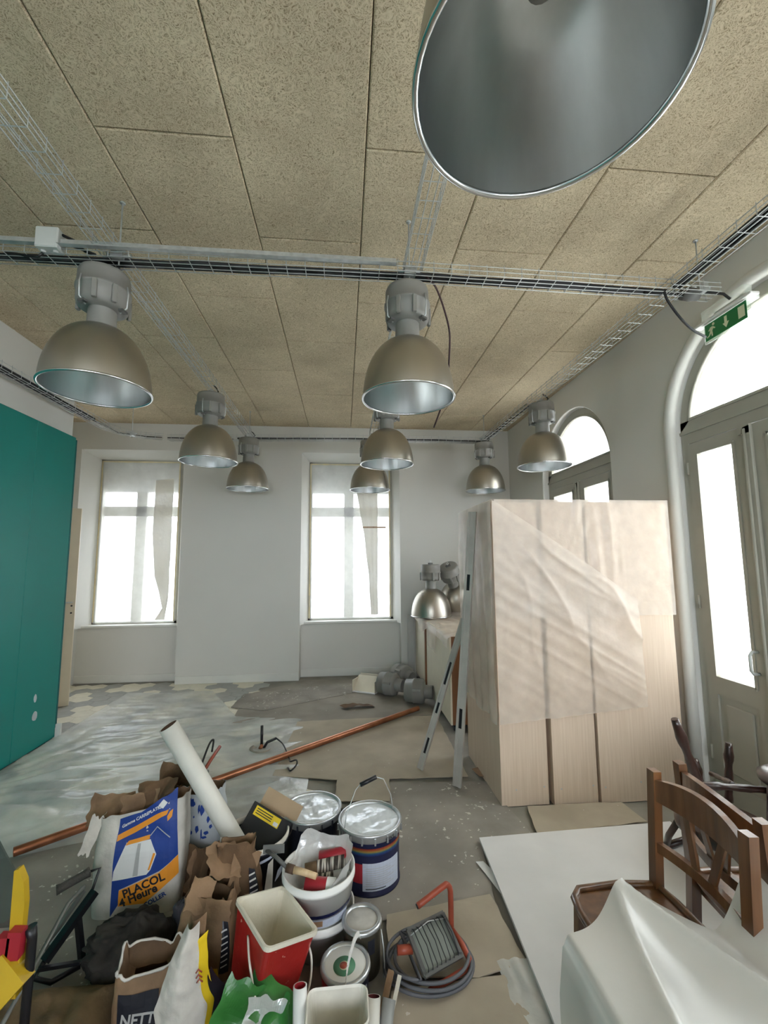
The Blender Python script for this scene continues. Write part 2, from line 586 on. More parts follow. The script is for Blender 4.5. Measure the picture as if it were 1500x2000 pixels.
def arc_pts(c, r, a0, a1, n):
    return [(c[0] + r * math.cos(a0 + (a1 - a0) * i / n), c[1] + r * math.sin(a0 + (a1 - a0) * i / n)) for i in range(n + 1)]


# ================================================================== THE ROOM
ZC = 3.505          # underside of the ceiling boards
XL, XR, YB, YF = -2.71, 2.44, 6.12, -3.5
XLL = -3.95         # recess beyond the teal partition

# floor slab
flo = struct(MB().box((-4.3, -3.9, -.12), (2.9, 6.7, -.006)).build('floor', CEMENT), 'dusty grey cement floor under tiles and cover sheets', 'floor')
# hexagonal cement tiles, cream flowers in grey
hexm = {}
HR = .2 / math.sqrt(3)
for key, mm in (('c', TILE_C), ('g', TILE_G)):
    b = MB()
    pts = [(HR * .985 * math.cos(PI / 6 + k * PI / 3), HR * .985 * math.sin(PI / 6 + k * PI / 3)) for k in range(6)]
    b.prism(pts, -.008, 0)
    o = b.build('hex_tile', mm); hexm[key] = o.data
    bpy.data.objects.remove(o)
tiles = []
for j in range(-2, 24):
    for i in range(-2, 19):
        x = -3.35 + i * .2 + (.1 if j % 2 else 0)
        y = 3.0 + j * HR * 1.5
        if x > -.15 or x < -3.9 or y > 6.25 or (y < 4.5 and x < -2.62) or y < 2.95:
            continue
        if x > -1.0 and y > 4.7:
            continue
        if x > -.55 and y > 3.5:
            continue
        # flower centres on a loose lattice
        qx = i + (j // 2) * 0.0
        a = (i * 2 + (j % 2)) * .5; 
        cell = (round((x + 3.35) / .72), round((y - 3.0) / .52))
        cx = cell[0] * .72 - 3.35 + (.36 if cell[1] % 2 else 0); cy = cell[1] * .52 + 3.0
        dd = math.hypot((x - cx), (y - cy) * 1.15)
        near = dd < .22 or (dd < .31 and nz((i * 1.7, j * 1.3, 0), 1) > -.05)
        tiles.append((x, y, 'c' if near else 'g'))
tiles.sort(key=lambda t: t[1])
for x, y, k in tiles[:298]:
    o = bpy.data.objects.new('hex_tile', hexm[k]); COL.objects.link(o)
    o.location = (x, y, .0); o.parent = flo
rest = tiles[298:]
if rest:
    for k, mm in (('c', TILE_C), ('g', TILE_G)):
        b = MB()
        for x, y, q in rest:
            if q == k:
                b.prism([(x + HR * .985 * math.cos(PI / 6 + n * PI / 3), y + HR * .985 * math.sin(PI / 6 + n * PI / 3)) for n in range(6)], -.008, 0)
        if b.v:
            tag(b.build('hex_tiles', mm, flo), kind='stuff')

# ceiling: backing and staggered wood-wool boards
cei = struct(MB().box((-4.3, -3.9, ZC + .03), (2.9, 6.7, ZC + .2)).build('ceiling', CEILB), 'ceiling of staggered beige wood-wool boards', 'ceiling')


def board_mesh(w, l):
    b = MB()
    g = .0022; bv = .006; t = .03
    x0, x1, y0, y1 = g, w - g, g, l - g
    vs = [(x0, y0, t), (x1, y0, t), (x1, y1, t), (x0, y1, t), (x0, y0, bv), (x1, y0, bv), (x1, y1, bv), (x0, y1, bv),
          (x0 + bv, y0 + bv, 0), (x1 - bv, y0 + bv, 0), (x1 - bv, y1 - bv, 0), (x0 + bv, y1 - bv, 0)]
    fs = [(0, 1, 5, 4), (1, 2, 6, 5), (2, 3, 7, 6), (3, 0, 4, 7), (4, 5, 9, 8), (5, 6, 10, 9), (6, 7, 11, 10), (7, 4, 8, 11), (8, 9, 10, 11)]
    b.add(vs, fs)
    if w > .3:
        for yy in ((.12, .5, .9) if l < 1 else (.1, .42, .78, 1.12)):
            if yy > l - .05: continue
            for xx in (.1, w - .1):
                b.lathe([(.011, .001), (.011, -.0015), (.0, -.0015)], (xx, yy, 0), 10, smooth=False)
    me = b.build('ceiling_board', WOODWOOL)
    d = me.data
    bpy.data.objects.remove(me)
    return d


bcache = {}
xs = [-4.1, -3.505, -2.905, -2.305, -1.705, -1.105, -.505, .097, .69, 1.29, 1.87, 2.47]
for i in range(len(xs) - 1):
    off = 1.82 if (i % 2 == 1) else 2.43
    y = off - 1.22 * 5
    while y < 6.2:
        y1 = min(y + 1.22, 6.6)
        y0 = max(y, -3.7)
        if y1 - y0 > .05:
            k = (round(xs[i + 1] - xs[i], 3), round(y1 - y0, 3))
            if k not in bcache:
                bcache[k] = board_mesh(*k)
            o = bpy.data.objects.new('ceiling_board', bcache[k]); COL.objects.link(o)
            o.location = (xs[i], y0, ZC); o.parent = cei
        y += 1.22

# back wall with two splayed window niches running down to the floor
NICHES = [(-3.55, -2.2, -3.43, -2.31), (-.593, .80, -.505, .72)]   # outer x0 x1, inner x0 x1
ZN, ZNI, ZS, DN = 3.13, 3.05, .75, .28
b = MB()
def quad(b, *p): b.add(p, [(0, 1, 2, 3)])
ex = [-4.0] + [v for n in NICHES for v in n[:2]] + [2.8]
for k in range(0, len(ex), 2):
    b.box((ex[k], YB, -.1), (ex[k + 1], YB + .55, ZC + .1))
for (x0, x1, a0, a1) in NICHES:
    b.box((x0, YB, ZN), (x1, YB + .55, ZC + .1))                     # lintel
    b.box((x0 - .01, YB + .18, -.1), (x1 + .01, YB + .55, ZS - .03))  # spandrel under the sill
    for (xa, xb) in ((x0, a0), (x1, a1)):                            # splayed reveals
        q = [(xa, YB, ZS - .03), (xb, YB + DN, ZS - .03), (xb, YB + DN, ZN), (xa, YB, ZN)]
        b.add([(xa, YB), ] and [(xa, YB, ZS - .03), (xb, YB + DN, ZS - .03), (xb, YB + .55, ZS - .03), (xa, YB + .55, ZS - .03), (xa, YB, ZN), (xb, YB + DN, ZN), (xb, YB + .55, ZN), (xa, YB + .55, ZN)],
              [(0, 1, 2, 3), (4, 5, 6, 7), (0, 1, 5, 4), (1, 2, 6, 5), (2, 3, 7, 6), (3, 0, 4, 7)])
    b.add([(x0, YB, ZN), (x1, YB, ZN), (x1, YB + DN, ZNI), (x0, YB + DN, ZNI), (x0, YB + .55, ZN), (x1, YB + .55, ZN), (x1, YB + .55, ZNI), (x0, YB + .55, ZNI)],
          [(0, 1, 2, 3), (3, 2, 6, 7), (4, 5, 6, 7)])
struct(b.build('wall_back', WALLW), 'white plastered back wall with two window niches', 'wall')

# left wall above and behind the teal partition, and the recess beyond it
b = MB()
b.box((XL - .3, YF, -.1), (XL, 4.5, ZC + .1))
struct(b.build('wall_left', WALLW), 'white left wall above the teal partition', 'wall')
b = MB()
b.box((XLL - .3, 4.2, -.1), (XLL, 6.7, ZC + .1)); b.box((XLL - .3, 4.2, -.1), (XL - .29, 4.5, ZC + .1))
struct(b.build('wall_recess', WALLW), 'white wall of the recess beyond the teal partition', 'wall')

# teal partition: separate boards on the left wall
tp = struct(MB().box((XL - .01, -3.4, 0.0), (-2.645, 4.425, 2.80)).build('wall_teal', TEALD), 'teal painted partition boards along the left wall', 'wall')
ye = 4.432
for wdt in (.54, 1.2, 1.2, 1.2, 1.2, 1.2, 1.2):
    MB().box((-2.65, ye - wdt + .003, .012), (-2.63, ye, 2.82), bev=.003).build('panel', TEAL, tp); ye -= wdt
MB().box((-2.72, 4.436, .09), (-2.632, 4.455, 2.8)).build('edge_strip', TEALD, tp)
for (y, z, w, h) in ((4.13, .44, .035, .07), (4.14, .29, .06, .08)):
    pts = [(y + w * .5 * math.cos(t) * (1 + .25 * nz1(t * 1.5, z)), z + h * .5 * math.sin(t) * (1 + .25 * nz1(t * 1.5, z + 3))) for t in [k * PI / 6 for k in range(12)]]
    MB().prism(pts, 0, .002, Matrix(((0, 0, 1, -2.6305), (1, 0, 0, 0), (0, 1, 0, 0), (0, 0, 0, 1)))).build('filler_patch', PALEBLUE, tp)
b = MB().box((-2.72, 4.44, .0), (-2.6, 4.47, .11)).box((-2.72, 4.2, 0), (-2.615, 4.44, .1))
struct(MB().box((-2.74, 4.437, 0), (-2.59, 4.462, .12)).build('baseboard_left', BASEB), 'pale baseboard end at the corner of the teal partition', 'baseboard')
for nm, (x0, x1, y) in (('baseboard_back', (-2.2, -.593, YB)), ('baseboard_niche', (-3.55, -2.2, YB + .18)), ('baseboard_window', (-.593, .80, YB + .18)), ('baseboard_corner', (.80, XR, YB))):
    struct(MB().box((x0 + .002, y - .014, 0), (x1 - .002, y - .0005, .1), bev=.004).build(nm, BASEB), None, None)

# rear wall behind the viewer with unseen wide glazing added to light the front faces
b = MB()
b.box((-4.0, YF - .3, -.1), (2.8, YF, 1.25)); b.box((-4.0, YF - .3, 3.15), (2.8, YF, ZC + .1))
b.box((-4.0, YF - .3, .8), (-2.2, YF, 3.2)); b.box((2.2, YF - .3, .8), (2.8, YF, 3.2))
struct(b.build('wall_rear', WALLW), 'white rear wall behind the viewer', 'wall')
wr = MB()
for x in (-2.18, -.75, .72, 2.15):
    wr.box((x - .03, YF - .2, 1.25), (x + .03, YF - .12, 3.15))
wr.box((-2.2, YF - .2, 2.5), (2.2, YF - .12, 2.56)); wr.box((-2.2, YF - .2, 1.25), (2.2, YF - .12, 1.31)); wr.box((-2.2, YF - .2, 3.09), (2.2, YF - .12, 3.15))
wr = struct(wr.build('window_3', GREYF), 'wide grey framed glazing added unseen behind the viewer for its light', 'window')
MB().box((-2.2, YF - .165, 1.27), (2.2, YF - .16, 3.13)).build('pane', PANE_C, wr)

# right wall with round-headed openings
ARCH = [(4.38, .69), (2.22, .735), (.06, .735)]
ZSP = 2.53
RW0, RW1 = XR, XR + .42
b = MB()
edges = [YB + .5]
for cy, r in ARCH:
    edges += [cy + r, cy - r]
edges.append(YF - .3)
for k in range(0, len(edges), 2):
    b.box((RW0, edges[k + 1], -.1), (RW1, edges[k], ZC + .1))
for cy, r in ARCH:
    n = 28
    ap = arc_pts((cy, ZSP), r, 0, PI, n)
    for xw in (RW0, RW1):
        for i in range(n):
            (ya, za), (yb, zb) = ap[i], ap[i + 1]
            quad(b, (xw, ya, za), (xw, yb, zb), (xw, yb, ZC + .1), (xw, ya, ZC + .1))
    for i in range(n):
        (ya, za), (yb, zb) = ap[i], ap[i + 1]
        b.add([(RW0, ya, za), (RW0, yb, zb), (RW1, yb, zb), (RW1, ya, za)], [(0, 1, 2, 3)], True)
struct(b.build('wall_right', WALLW), 'white right wall with tall round-headed openings', 'wall')
for k, (cy, r) in enumerate(ARCH):
    # rounded plaster nosing around the opening
    rn = .012 if k == 0 else .04
    r = r + (rn - .02 if k else 0)
    path = [(RW0 + .012, cy + r, 0)] + [(RW0 + .012, y, z) for y, z in [(cy + r, .8), (cy + r, 1.7)] + arc_pts((cy, ZSP), r, 0, PI, 30) + [(cy - r, 1.7), (cy - r, .8)]] + [(RW0 + .012, cy - r, 0)]
    struct(MB().tube(path, rn, 14).build('trim_%d' % (k + 1), WALLW), None, None)


def arch_door(k, cy, r, glass_low, split):
    """glazed double door under a fanlight; local x = into the wall, y along the wall"""
    X0, X1, XG = XR + .075, XR + .135, XR + .105
    ro, ri = r - .012, r - .095
    zf, ztr = 2.6, 2.5            # fanlight sill, transom underside
    zl = 2.43
    root = thing('door_%d' % k, ['', 'grey arched double door behind the covered wardrobes', 'large grey arched glazed door on the right under the exit sign', 'grey arched glazed door beside the viewer'][k], 'door')
    root['kind'] = 'structure'
    fr = MB()
    n = 30
    oa, ia = arc_pts((cy, ZSP), ro, 0, PI, n), arc_pts((cy, ZSP), ri, math.asin(min(1, (zf - ZSP) / ri)), PI - math.asin(min(1, (zf - ZSP) / ri)), n)
    for x in (X0, X1):
        for i in range(n):
            fr.add([(x, *oa[i]), (x, *oa[i + 1]), (x, *ia[i + 1]), (x, *ia[i])], [(0, 1, 2, 3)])
    for arr in (oa, ia):
        for i in range(n):
            fr.add([(X0, *arr[i]), (X0, *arr[i + 1]), (X1, *arr[i + 1]), (X1, *arr[i])], [(0, 1, 2, 3)])
    fr.box((X0, cy - ro, zl), (X1, cy + ro, zf))                       # transom
    fr.box((X0 - .012, cy - ro, zl + .075), (X0, cy + ro, zl + .095))  # its moulding
    fr.box((X0, cy + ro - .06, 0), (X1, cy + ro, zl)); fr.box((X0, cy - ro, 0), (X1, cy - ro + .06, zl))
    fr.build('frame', GREYF, root)
    g = MB()
    ga = arc_pts((cy, ZSP), ri + .01, 0, PI, 36)
    g.prism([(y, z) for y, z in ga if z >= zf - .01] , XG - .003, XG + .003, Matrix(((0, 0, 1, 0), (1, 0, 0, 0), (0, 1, 0, 0), (0, 0, 0, 1))))
    g.build('fanlight_pane', PANE_W, root)
    # bead round the fanlight
    bd = MB().tube([(X0 - .002, *p) for p in ia], .011, 8)
    bd.beam((X0 - .002, cy - ri, zf + .006), (X0 - .002, cy + ri, zf + .006), .018, .018)
    bd.build('glazing_bead', GREYF, root)
    lo, hi = cy - ro + .06, cy + ro - .06
    for (y0, y1, side) in ((split + .012, hi, 1), (lo, split - .012, -1)):
        xa, xb = X0 - .01, X1 - .012
        zt, zb = zl - .008, .012
        st = .075
        sh = st if side == 1 else .1
        leaf = MB()
        gy0, gy1 = (y0 + .1, y1 - st) if side == 1 else (y0 + st, y1 - .1)
        gz0, gz1 = glass_low, zl - .085
        leaf.box((xa, y0, zb), (xb, gy0, zt)); leaf.box((xa, gy1, zb), (xb, y1, zt))
        leaf.box((xa, gy0, gz1), (xb, gy1, zt)); leaf.box((xa, gy0, gz0 - .11), (xb, gy1, gz0)); leaf.box((xa, gy0, zb), (xb, gy1, .16))
        lf = leaf.build('door_leaf', GREYF, root)
        bd = MB()
        for (p, q) in (((gy0, gz0), (gy0, gz1)), ((gy1, gz0), (gy1, gz1)), ((gy0, gz0), (gy1, gz0)), ((gy0, gz1), (gy1, gz1))):
            bd.beam((xa + .004, *p), (xa + .004, *q), .02, .02)
        bd.build('glazing_bead', GREYF, lf)
        MB().box((XG - .003, gy0 - .008, gz0 - .008), (XG + .003, gy1 + .008, gz1 + .008)).build('pane', PANE_W if k != 1 else PANE_M, lf)
        p = MB().box((xa + .016, gy0, .16), (xb - .01, gy1, gz0 - .11))
        p.box((xa + .004, gy0 + .05, .21), (xa + .018, gy1 - .05, gz0 - .16), bev=.006)
        p.build('lower_panel', GREYF, lf)
        for z in ((.25, 1.25, 2.2) if side == 1 else (.25, 2.2)):
            yy = y1 + .006 if side == 1 else y0 - .006
            MB().tube([(xa - .006, yy, z), (xa - .006, yy, z + .09)], .009, 8).build('hinge', GREYF, lf)
    ast = MB().box((X0 - .03, split - .028, .012), (X0 - .008, split + .028, zl - .01), bev=.006)
    ast.tube([(X0 - .034, split + .012, .05), (X0 - .034, split + .012, zl - .03)], .009, 8)
    ast.build('astragal', GREYF, root)
    h = MB().tube([(X0 - .012, split + .085, 1.03), (X0 - .05, split + .085, 1.03), (X0 - .066, split + .085, 1.01), (X0 - .066, split + .085, .92), (X0 - .05, split + .085, .90), (X0 - .012, split + .085, .90)], .009, 10)
    tag(h.build('handle', BOXG, root), 'pale bow handle')
    MB().box((X0 - .03, split - .02, zl - .06), (X0 - .005, split + .06, zl - .005)).build('bolt', GREYF, root)
    return root


PANE_M = film_mat('part_washed_glass', rgb(248, 248, 242), clear=.6, rough=.2, gloss=.04, transl=.92, nscale=1.6, bump=.0, clear_var=.3)
arch_door(2, 2.22, .735, .80, 2.40)
arch_door(1, 4.38, .69, .80, 4.38)
arch_door(3, .06, .735, .80, .06)

# what stands outside
struct(MB().box((-30, -30, -.4), (30, 30, -.2)).build('ground', GROUND), 'pale bright paving outside', 'ground')
ns = thing('shopfront', 'dark red shopfront seen through the far arched door', 'building', (5.2, 5.9, -.2))
MB().box((0, 0, 0), (.3, 1.3, 3.6)).build('wall', REDWALL, ns)
MB().box((-.02, .1, 1.6), (0, .9, 3.0)).build('poster', BLUEPOST, ns)


# ------------------------------------------------------------------ back windows
def back_window(k, x0, x1, label, tears):
    Yw = YB + DN
    root = thing('window_%d' % k, label, 'window')
    root['kind'] = 'structure'
    z0, z1 = ZS, ZNI
    fr = MB()
    fr.box((x0, Yw, z0), (x0 + .045, Yw + .07, z1)); fr.box((x1 - .045, Yw, z0), (x1, Yw + .07, z1))
    fr.box((x0, Yw, z1 - .045), (x1, Yw + .07, z1)); fr.box((x0, Yw, z0), (x1, Yw + .07, z0 + .03))
    fr.build('window_frame', GREYF, root)
    MB().box((x0 + .0, Yw + .10, 2.25), (x1 - .0, Yw + .15, 2.39)).build('transom', GREYF, root)
    mx = (x0 + x1) / 2 - .03
    MB().box((mx - .07, Yw + .10, z0), (mx + .07, Yw + .15, 2.6)).build('mullion', GREYF, root)
    MB().box((x0 + .0, Yw + .10, 2.6), (x1 - .0, Yw + .25, z1)).build('shutter_box', WHITEP, root)
    for (a, c) in ((x0, mx - .07), (mx + .07, x1)):
        for (za, zb) in ((z0, 2.25), (2.39, 2.6)):
            MB().box((a, Yw + .12, za), (c, Yw + .124, zb)).build('pane', PANE_C, root)
    def filmfn(u, v):
        x = x0 + .02 + u * (x1 - x0 - .05); z = z0 + .012 + v * (z1 - z0 - .03)
        e = min(u, 1 - u, v, 1 - v)
        d = .006 + min(1, e * 8) * (.012 + .014 * nz((x, 0, z), 3.1, k) + .006 * nz((x, 0, z), 9, k))
        x += .012 * nz1(v * 7, k + u * 2) * (1 if u in (0, 1) else 0)
        return (x, Yw - d - .002, z)
    MB().grid(filmfn, 26, 44).build('masking_film', FILM_X, root)
    tp_ = MB()
    for (p, q) in (((x0 + .02, z0 + .03), (x0 + .02, z1 - .02)), ((x1 - .04, z0 + .03), (x1 - .04, z1 - .02)), ((x0 + .03, z1 - .03), (x1 - .04, z1 - .03))):
        m = 14
        for i in range(m):
            a = (p[0] + (q[0] - p[0]) * i / m, p[1] + (q[1] - p[1]) * i / m); c = (p[0] + (q[0] - p[0]) * (i + 1) / m, p[1] + (q[1] - p[1]) * (i + 1) / m)
            w = .016 + .008 * nz1(i * 1.3, k)
            tp_.beam((a[0], Yw - .012, a[1]), (c[0], Yw - .012, c[1]), w, .002, up=(0, 1, 0)) if False else tp_.beam((a[0], Yw - .013 - .002 * (i % 2), a[1]), (c[0], Yw - .013, c[1]), .002, w, up=(1, 0, 0) if p[0] == q[0] else (0, 0, 1))
    tp_.build('masking_tape', MASK, root)
    for (outline) in tears:
        n = 16
        def pf(u, v, o=outline):
            l, r = o
            def samp(c, t):
                m = len(c) - 1
                i = min(int(t * m), m - 1); f_ = t * m - i
                return c[i] + (c[i + 1] - c[i]) * f_
            xa = samp([q[0] for q in l], v); za = samp([q[1] for q in l], v); xb = samp([q[0] for q in r], v); zb = samp([q[1] for q in r], v)
            x = xa + (xb - xa) * u + .012 * nz1(v * 9, u * 2 + k); z = za + (zb - za) * u
            return (x, Yw - .034 - .01 * nz((x, 0, z), 5, k) - .02 * abs(nz1(u * 3 + v, k)), z)
        MB().grid(pf, 10, 24).build('paper_strip', PAPER_X, root)
    s = MB().box((x0 - .06, YB + .14, ZS - .035), (x1 + .06, Yw + .02, ZS), bev=.008)
    s.build('window_sill', BASEB, root)
    return root


back_window(1, -3.43, -2.31, 'left back window masked with torn translucent film', [
    ([(-2.66, 2.75), (-2.68, 2.0), (-2.62, 1.4), (-2.5, .95), (-2.6, .8)], [(-2.42, 2.78), (-2.42, 2.0), (-2.42, 1.5), (-2.42, 1.1), (-2.46, .8)])])
back_window(2, -.505, .72, 'right back window masked with translucent film and paper strips', [
    ([(.17, 2.95), (.2, 2.5), (.3, 2.0), (.36, 1.4), (.4, .82)], [(.5, 2.95), (.5, 2.5), (.5, 2.0), (.5, 1.4), (.5, .82)])])
tag(MB().beam((.28, YB + DN - .06, 2.08), (.62, YB + DN - .06, 2.08), .02, .022).build('batten', wood_mat('pale_batten', rgb(190, 160, 128), rgb(160, 128, 98))), 'short wooden batten across the film of the right back window', 'batten')

# open door leaf in the recess beyond the teal partition
dl = thing('cream_door', 'cream door leaf standing open beyond the teal partition', 'door', (-3.06, 5.36, .005), math.radians(24))
MB().box((-.75, 0, 0), (0, .042, 2.22), bev=.003).build('leaf', DOORC, dl)
for z in (1.1, 1.02):
    MB().tube([(-.035, -.004, z), (-.035, .003, z)], .01, 10).build('keyhole', BLACKP, dl)
MB().tube([(-.03, -.02, 1.14), (-.03, -.03, 1.14), (-.12, -.03, 1.14)], .008, 8).build('lever', GALV, dl)


# ================================================================== FLOOR COVERINGS
def sheet(name, outline, z, t, m, label, cat, seed, amp=.012, wav=.0, group=None):
    pts = []
    n = len(outline)
    for i in range(n):
        a, c = Vector(outline[i]), Vector(outline[(i + 1) % n])
        l = (c - a).length
        k = max(1, int(l / .07))
        nrm = Vector((c.y - a.y, a.x - c.x)).normalized()
        for j in range(k):
            p = a.lerp(c, j / k)
            if j:
                p = p + nrm * amp * nz1((i * 13 + j) * .9, seed)
            pts.append((p.x, p.y))
    o = MB().prism(pts, z, z + t).build(name, m)
    return tag(o, label, cat, group)


sheet('floor_board', [(-2.0, 1.2), (-2.0, 2.5), (-1.56, 2.86), (-1.2, 3.05), (-.4, 3.1), (.05, 2.95), (.1, .9), (-1.2, .7)], .0, .004, CARD_G, 'grey protective card under the pile of sacks at left', 'floor covering', 1)
sheet('floor_board', [(-1.1, 4.53), (-1.15, 5.55), (-.6, 6.0), (-.5, 6.1), (.92, 6.06), (.95, 4.62), (.15, 4.5), (-.4, 4.55)], .0045, .004, CARD_D, 'dusty grey card below the right back window', 'floor covering', 2)
sheet('cardboard_sheet', [(-1.22, 5.08), (-1.18, 5.55), (.2, 5.9), (.22, 5.5), (-.84, 4.93)], .009, .005, CARD_G, 'dark grey torn card overlapping the dusty card near the back wall', 'cardboard', 3, .02)
sheet('cardboard_sheet', [(-.52, 3.48), (-.45, 4.56), (.0, 4.58), (.95, 4.58), (.92, 3.32), (.0, 3.36)], .009, .005, CARD_F, 'large beige cardboard sheet under the copper pipe', 'cardboard', 4, .014)
sheet('cardboard_sheet', [(-.04, 3.36), (.34, 3.345), (.31, 3.04), (-.06, 3.07)], .0145, .005, CARD_F, 'small square of beige cardboard behind the paint cans', 'cardboard', 5)
sheet('floor_board', [(.06, 2.1), (.08, 3.03), (.33, 3.3), (1.06, 3.24), (1.06, 2.96), (1.1, 2.62), (.78, 2.58), (.71, 2.15)], .004, .004, CARD_G, 'paint-splashed grey card in front of the wardrobes', 'floor covering', 6)
sheet('cardboard_sheet', [(.2, 2.13), (.7, 2.2), (.73, 1.85), (.52, 1.8), (.18, 1.84)], .0085, .005, CARD_F, 'beige cardboard under the work light', 'cardboard', 7)
sheet('cardboard_sheet', [(1.13, 2.62), (1.19, 2.9), (1.82, 2.88), (1.84, 2.66)], .0085, .005, CARD_F, 'beige cardboard strip at the foot of the wardrobes', 'cardboard', 8)
sheet('cardboard_sheet', [(.18, 1.78), (.62, 1.8), (.7, 1.55), (.75, .9), (.1, .9)], .009, .005, CARD_F, 'paint-stained cardboard at the bottom of the picture', 'cardboard', 9)
sheet('paper_scrap', [(.86, 2.12), (.74, 2.42), (.70, 2.42), (.765, 2.15)], .014, .002, PRINTW, 'white paper scrap against the edge of the white board', 'paper', 10, .004)
sheet('paper_scrap', [(1.0, 3.3), (.98, 3.42), (1.2, 3.5), (1.18, 3.26)], .014, .003, KRAFT, 'creased brown paper between straightedge and wardrobe', 'paper', 11, .01)
tag(MB().grid(lambda u, v: (.02 + .34 * u - .06 * v, 4.86 + .1 * v + .03 * u, .022 + .02 * abs(nz((u * 3, v * 2, 0), 1.3, 2)) + .012 * math.sin(u * 4)), 14, 6).build('paper_scrap', KRAFTD), 'curled brown paper scrap on the dusty grey card', 'paper')

# polythene over the tiles at left
def fl(u, v):
    x = -2.6 + 2.35 * u
    ynear = 2.72 + .75 * max(0, 1 - (x + 2.6) / .4) * 0 + .2 * max(0, (x + 1.9)) + .04 * nz1(x * 3, 4)
    yfar = 5.75 - .95 * max(0, min(1, (x + 1.6) / .5)) + .06 * nz1(x * 4, 9)
    y = ynear + (yfar - ynear) * v
    edge = min(1, 5 * min(u, 1 - u, v, 1 - v) + .1)
    # fan of folds from the near left corner plus long creases across
    ang = math.atan2(y - 3.4, x + 2.75)
    rad = math.hypot(y - 3.4, x + 2.75)
    fan = abs(math.sin(ang * 13 + 1.5 * nz((x, y, 0), 1.2))) * .04 * max(0, 1 - rad / 1.5)
    cre = (.5 - abs(nz((x * .7, y * 3.0 - x * .9, 1), 2.2))) ** 2 * .09 * max(0, min(1, (4.9 - y) / .5)) + max(0, nz((x * 2.0, y * 5.5, 3), 2.0)) * .016
    return (x, y, .006 + edge * (.004 + fan + cre) + .012 * max(0, 1 - (x + 2.6) * 5))
tag(MB().grid(fl, 140, 170).build('polythene_sheet', FILM_F), 'creased clear polythene sheet over the tiles beside the teal partition', 'plastic sheet')
def fl2(u, v):
    x = .6 + .16 * u + .06 * v
    y = 1.86 - .7 * v
    return (x + .02 * nz1(v * 5, 2), y, .012 + .018 * abs(nz((u * 2.5, v * 6, 0), 1.2)) * min(1, 4 * min(u, 1 - u) + .2))
tag(MB().grid(fl2, 14, 24).build('polythene_sheet', FILM_F), 'crumpled polythene strip beside the white board in the foreground', 'plastic sheet')

# white plasterboard sheet
wb = MB().prism([(.77, 2.58), (1.95, 2.61), (1.98, .9), (.64, .9), (.72, 1.62)], .022, .036)
tag(wb.build('plasterboard', BOARDW), 'large white board lying on the floor beside the wooden chair', 'board')

# floor socket with cable
fs = thing('floor_outlet', 'open floor outlet with black rod and cable in the polythene', 'outlet', (-.69, 3.97, .008))
MB().lathe([(.1, 0), (.1, .012), (.09, .016), (.07, .01), (.0, .008)], n=24).build('collar', CARD_D, fs)
MB().tube([(.0, .0, .01), (0, 0, .19)], .012, 8).build('rod', BLACKP, fs)
MB().tube([(.02, -.02, .01), (.05, -.02, .06), (.12, .02, .075)], .011, 8).build('cable_sleeve', BLACKP, fs)
MB().tube([(-.01, -.02, .01), (.01, -.05, .045)], .015, 8).build('copper_stub', COPPER, fs)
MB().tube(sp([(.12, .02, .075), (.19, -.06, .05), (.26, -.24, .02), (.28, -.33, .03), (.33, -.38, .06), (.34, -.43, .05), (.30, -.46, .02), (.27, -.4, .014)]), .006, 6).build('cable', BLACKC, fs)

# copper pipe
cp = thing('copper_pipe', 'long bare copper pipe lying diagonally across the floor', 'pipe', (-1.776, 2.713, .04))
pv = Vector((.79, 4.73, .04)) - Vector((-1.776, 2.713, .04))
MB().tube([(0, 0, 0), pv * .5, pv], .024, 20, caps=False).build('tube', COPPER, cp)
MB().tube([pv * .9995, pv * .97], .0205, 20, caps=True).build('bore', BROWNI, cp)

# ================================================================== CABLE TRAYS
def tray(label, pts, w=.1, h=.054, step=.1, hang=(), group='wire mesh cable trays', up_rail=False):
    pts = [Vector(p) for p in pts]
    root = thing('cable_tray', label, 'cable tray', pts[0], 0, group)
    P0 = pts[0]
    lat = []
    for i in range(len(pts)):
        t = pts[min(i + 1, len(pts) - 1)] - pts[max(i - 1, 0)]
        t.z = 0; t.normalize()
        lat.append(Vector((t.y, -t.x, 0)))
    for (a, z) in ((-.5, 0), (-.17, 0), (.17, 0), (.5, 0), (-.5, h * .5), (.5, h * .5), (-.5, h), (.5, h)):
        MB().tube([p + l * (a * w) + Vector((0, 0, z)) - P0 for p, l in zip(pts, lat)], .0026, 5).build('long_wire', GALV, root)
    U = MB().tube([(-w / 2, 0, h + .012), (-w / 2, 0, 0), (w / 2, 0, 0), (w / 2, 0, h + .012)], .0024, 5, smooth=False)
    proto = U.build('cross_wire', GALV, root)
    first = True
    acc = step * .5
    for i in range(len(pts) - 1):
        a, c = pts[i], pts[i + 1]
        l = (c - a).length
        d = (c - a) / l
        while acc < l:
            p = a + d * acc - P0
            o = proto if first else proto.copy()
            if not first:
                COL.objects.link(o); o.parent = root
            first = False
            o.location = p
            o.rotation_euler = (0, 0, math.atan2(d.y, d.x) - PI / 2)
            acc += step
        acc -= l
    for (x, y, z) in hang:
        b = MB().tube([(x - P0.x, y - P0.y, z - .02 - P0.z), (x - P0.x, y - P0.y, ZC - .001 - P0.z)], .004, 6)
        b.lathe([(.0, .0), (.014, .0), (.014, -.006), (0, -.006)], (x - P0.x, y - P0.y, ZC - P0.z), 10)
        b.build('threaded_rod', GALV, root)
        c = MB().box((x - P0.x - .03, y - P0.y - .03, z - P0.z + .0), (x - P0.x + .03, y - P0.y + .03, z - P0.z + .05))
        c.tube([(x - P0.x - .06, y - P0.y, z - P0.z + .03), (x - P0.x + .06, y - P0.y, z - P0.z + .03)], .012, 8)
        c.build('bracket', GALV, root)
    return root


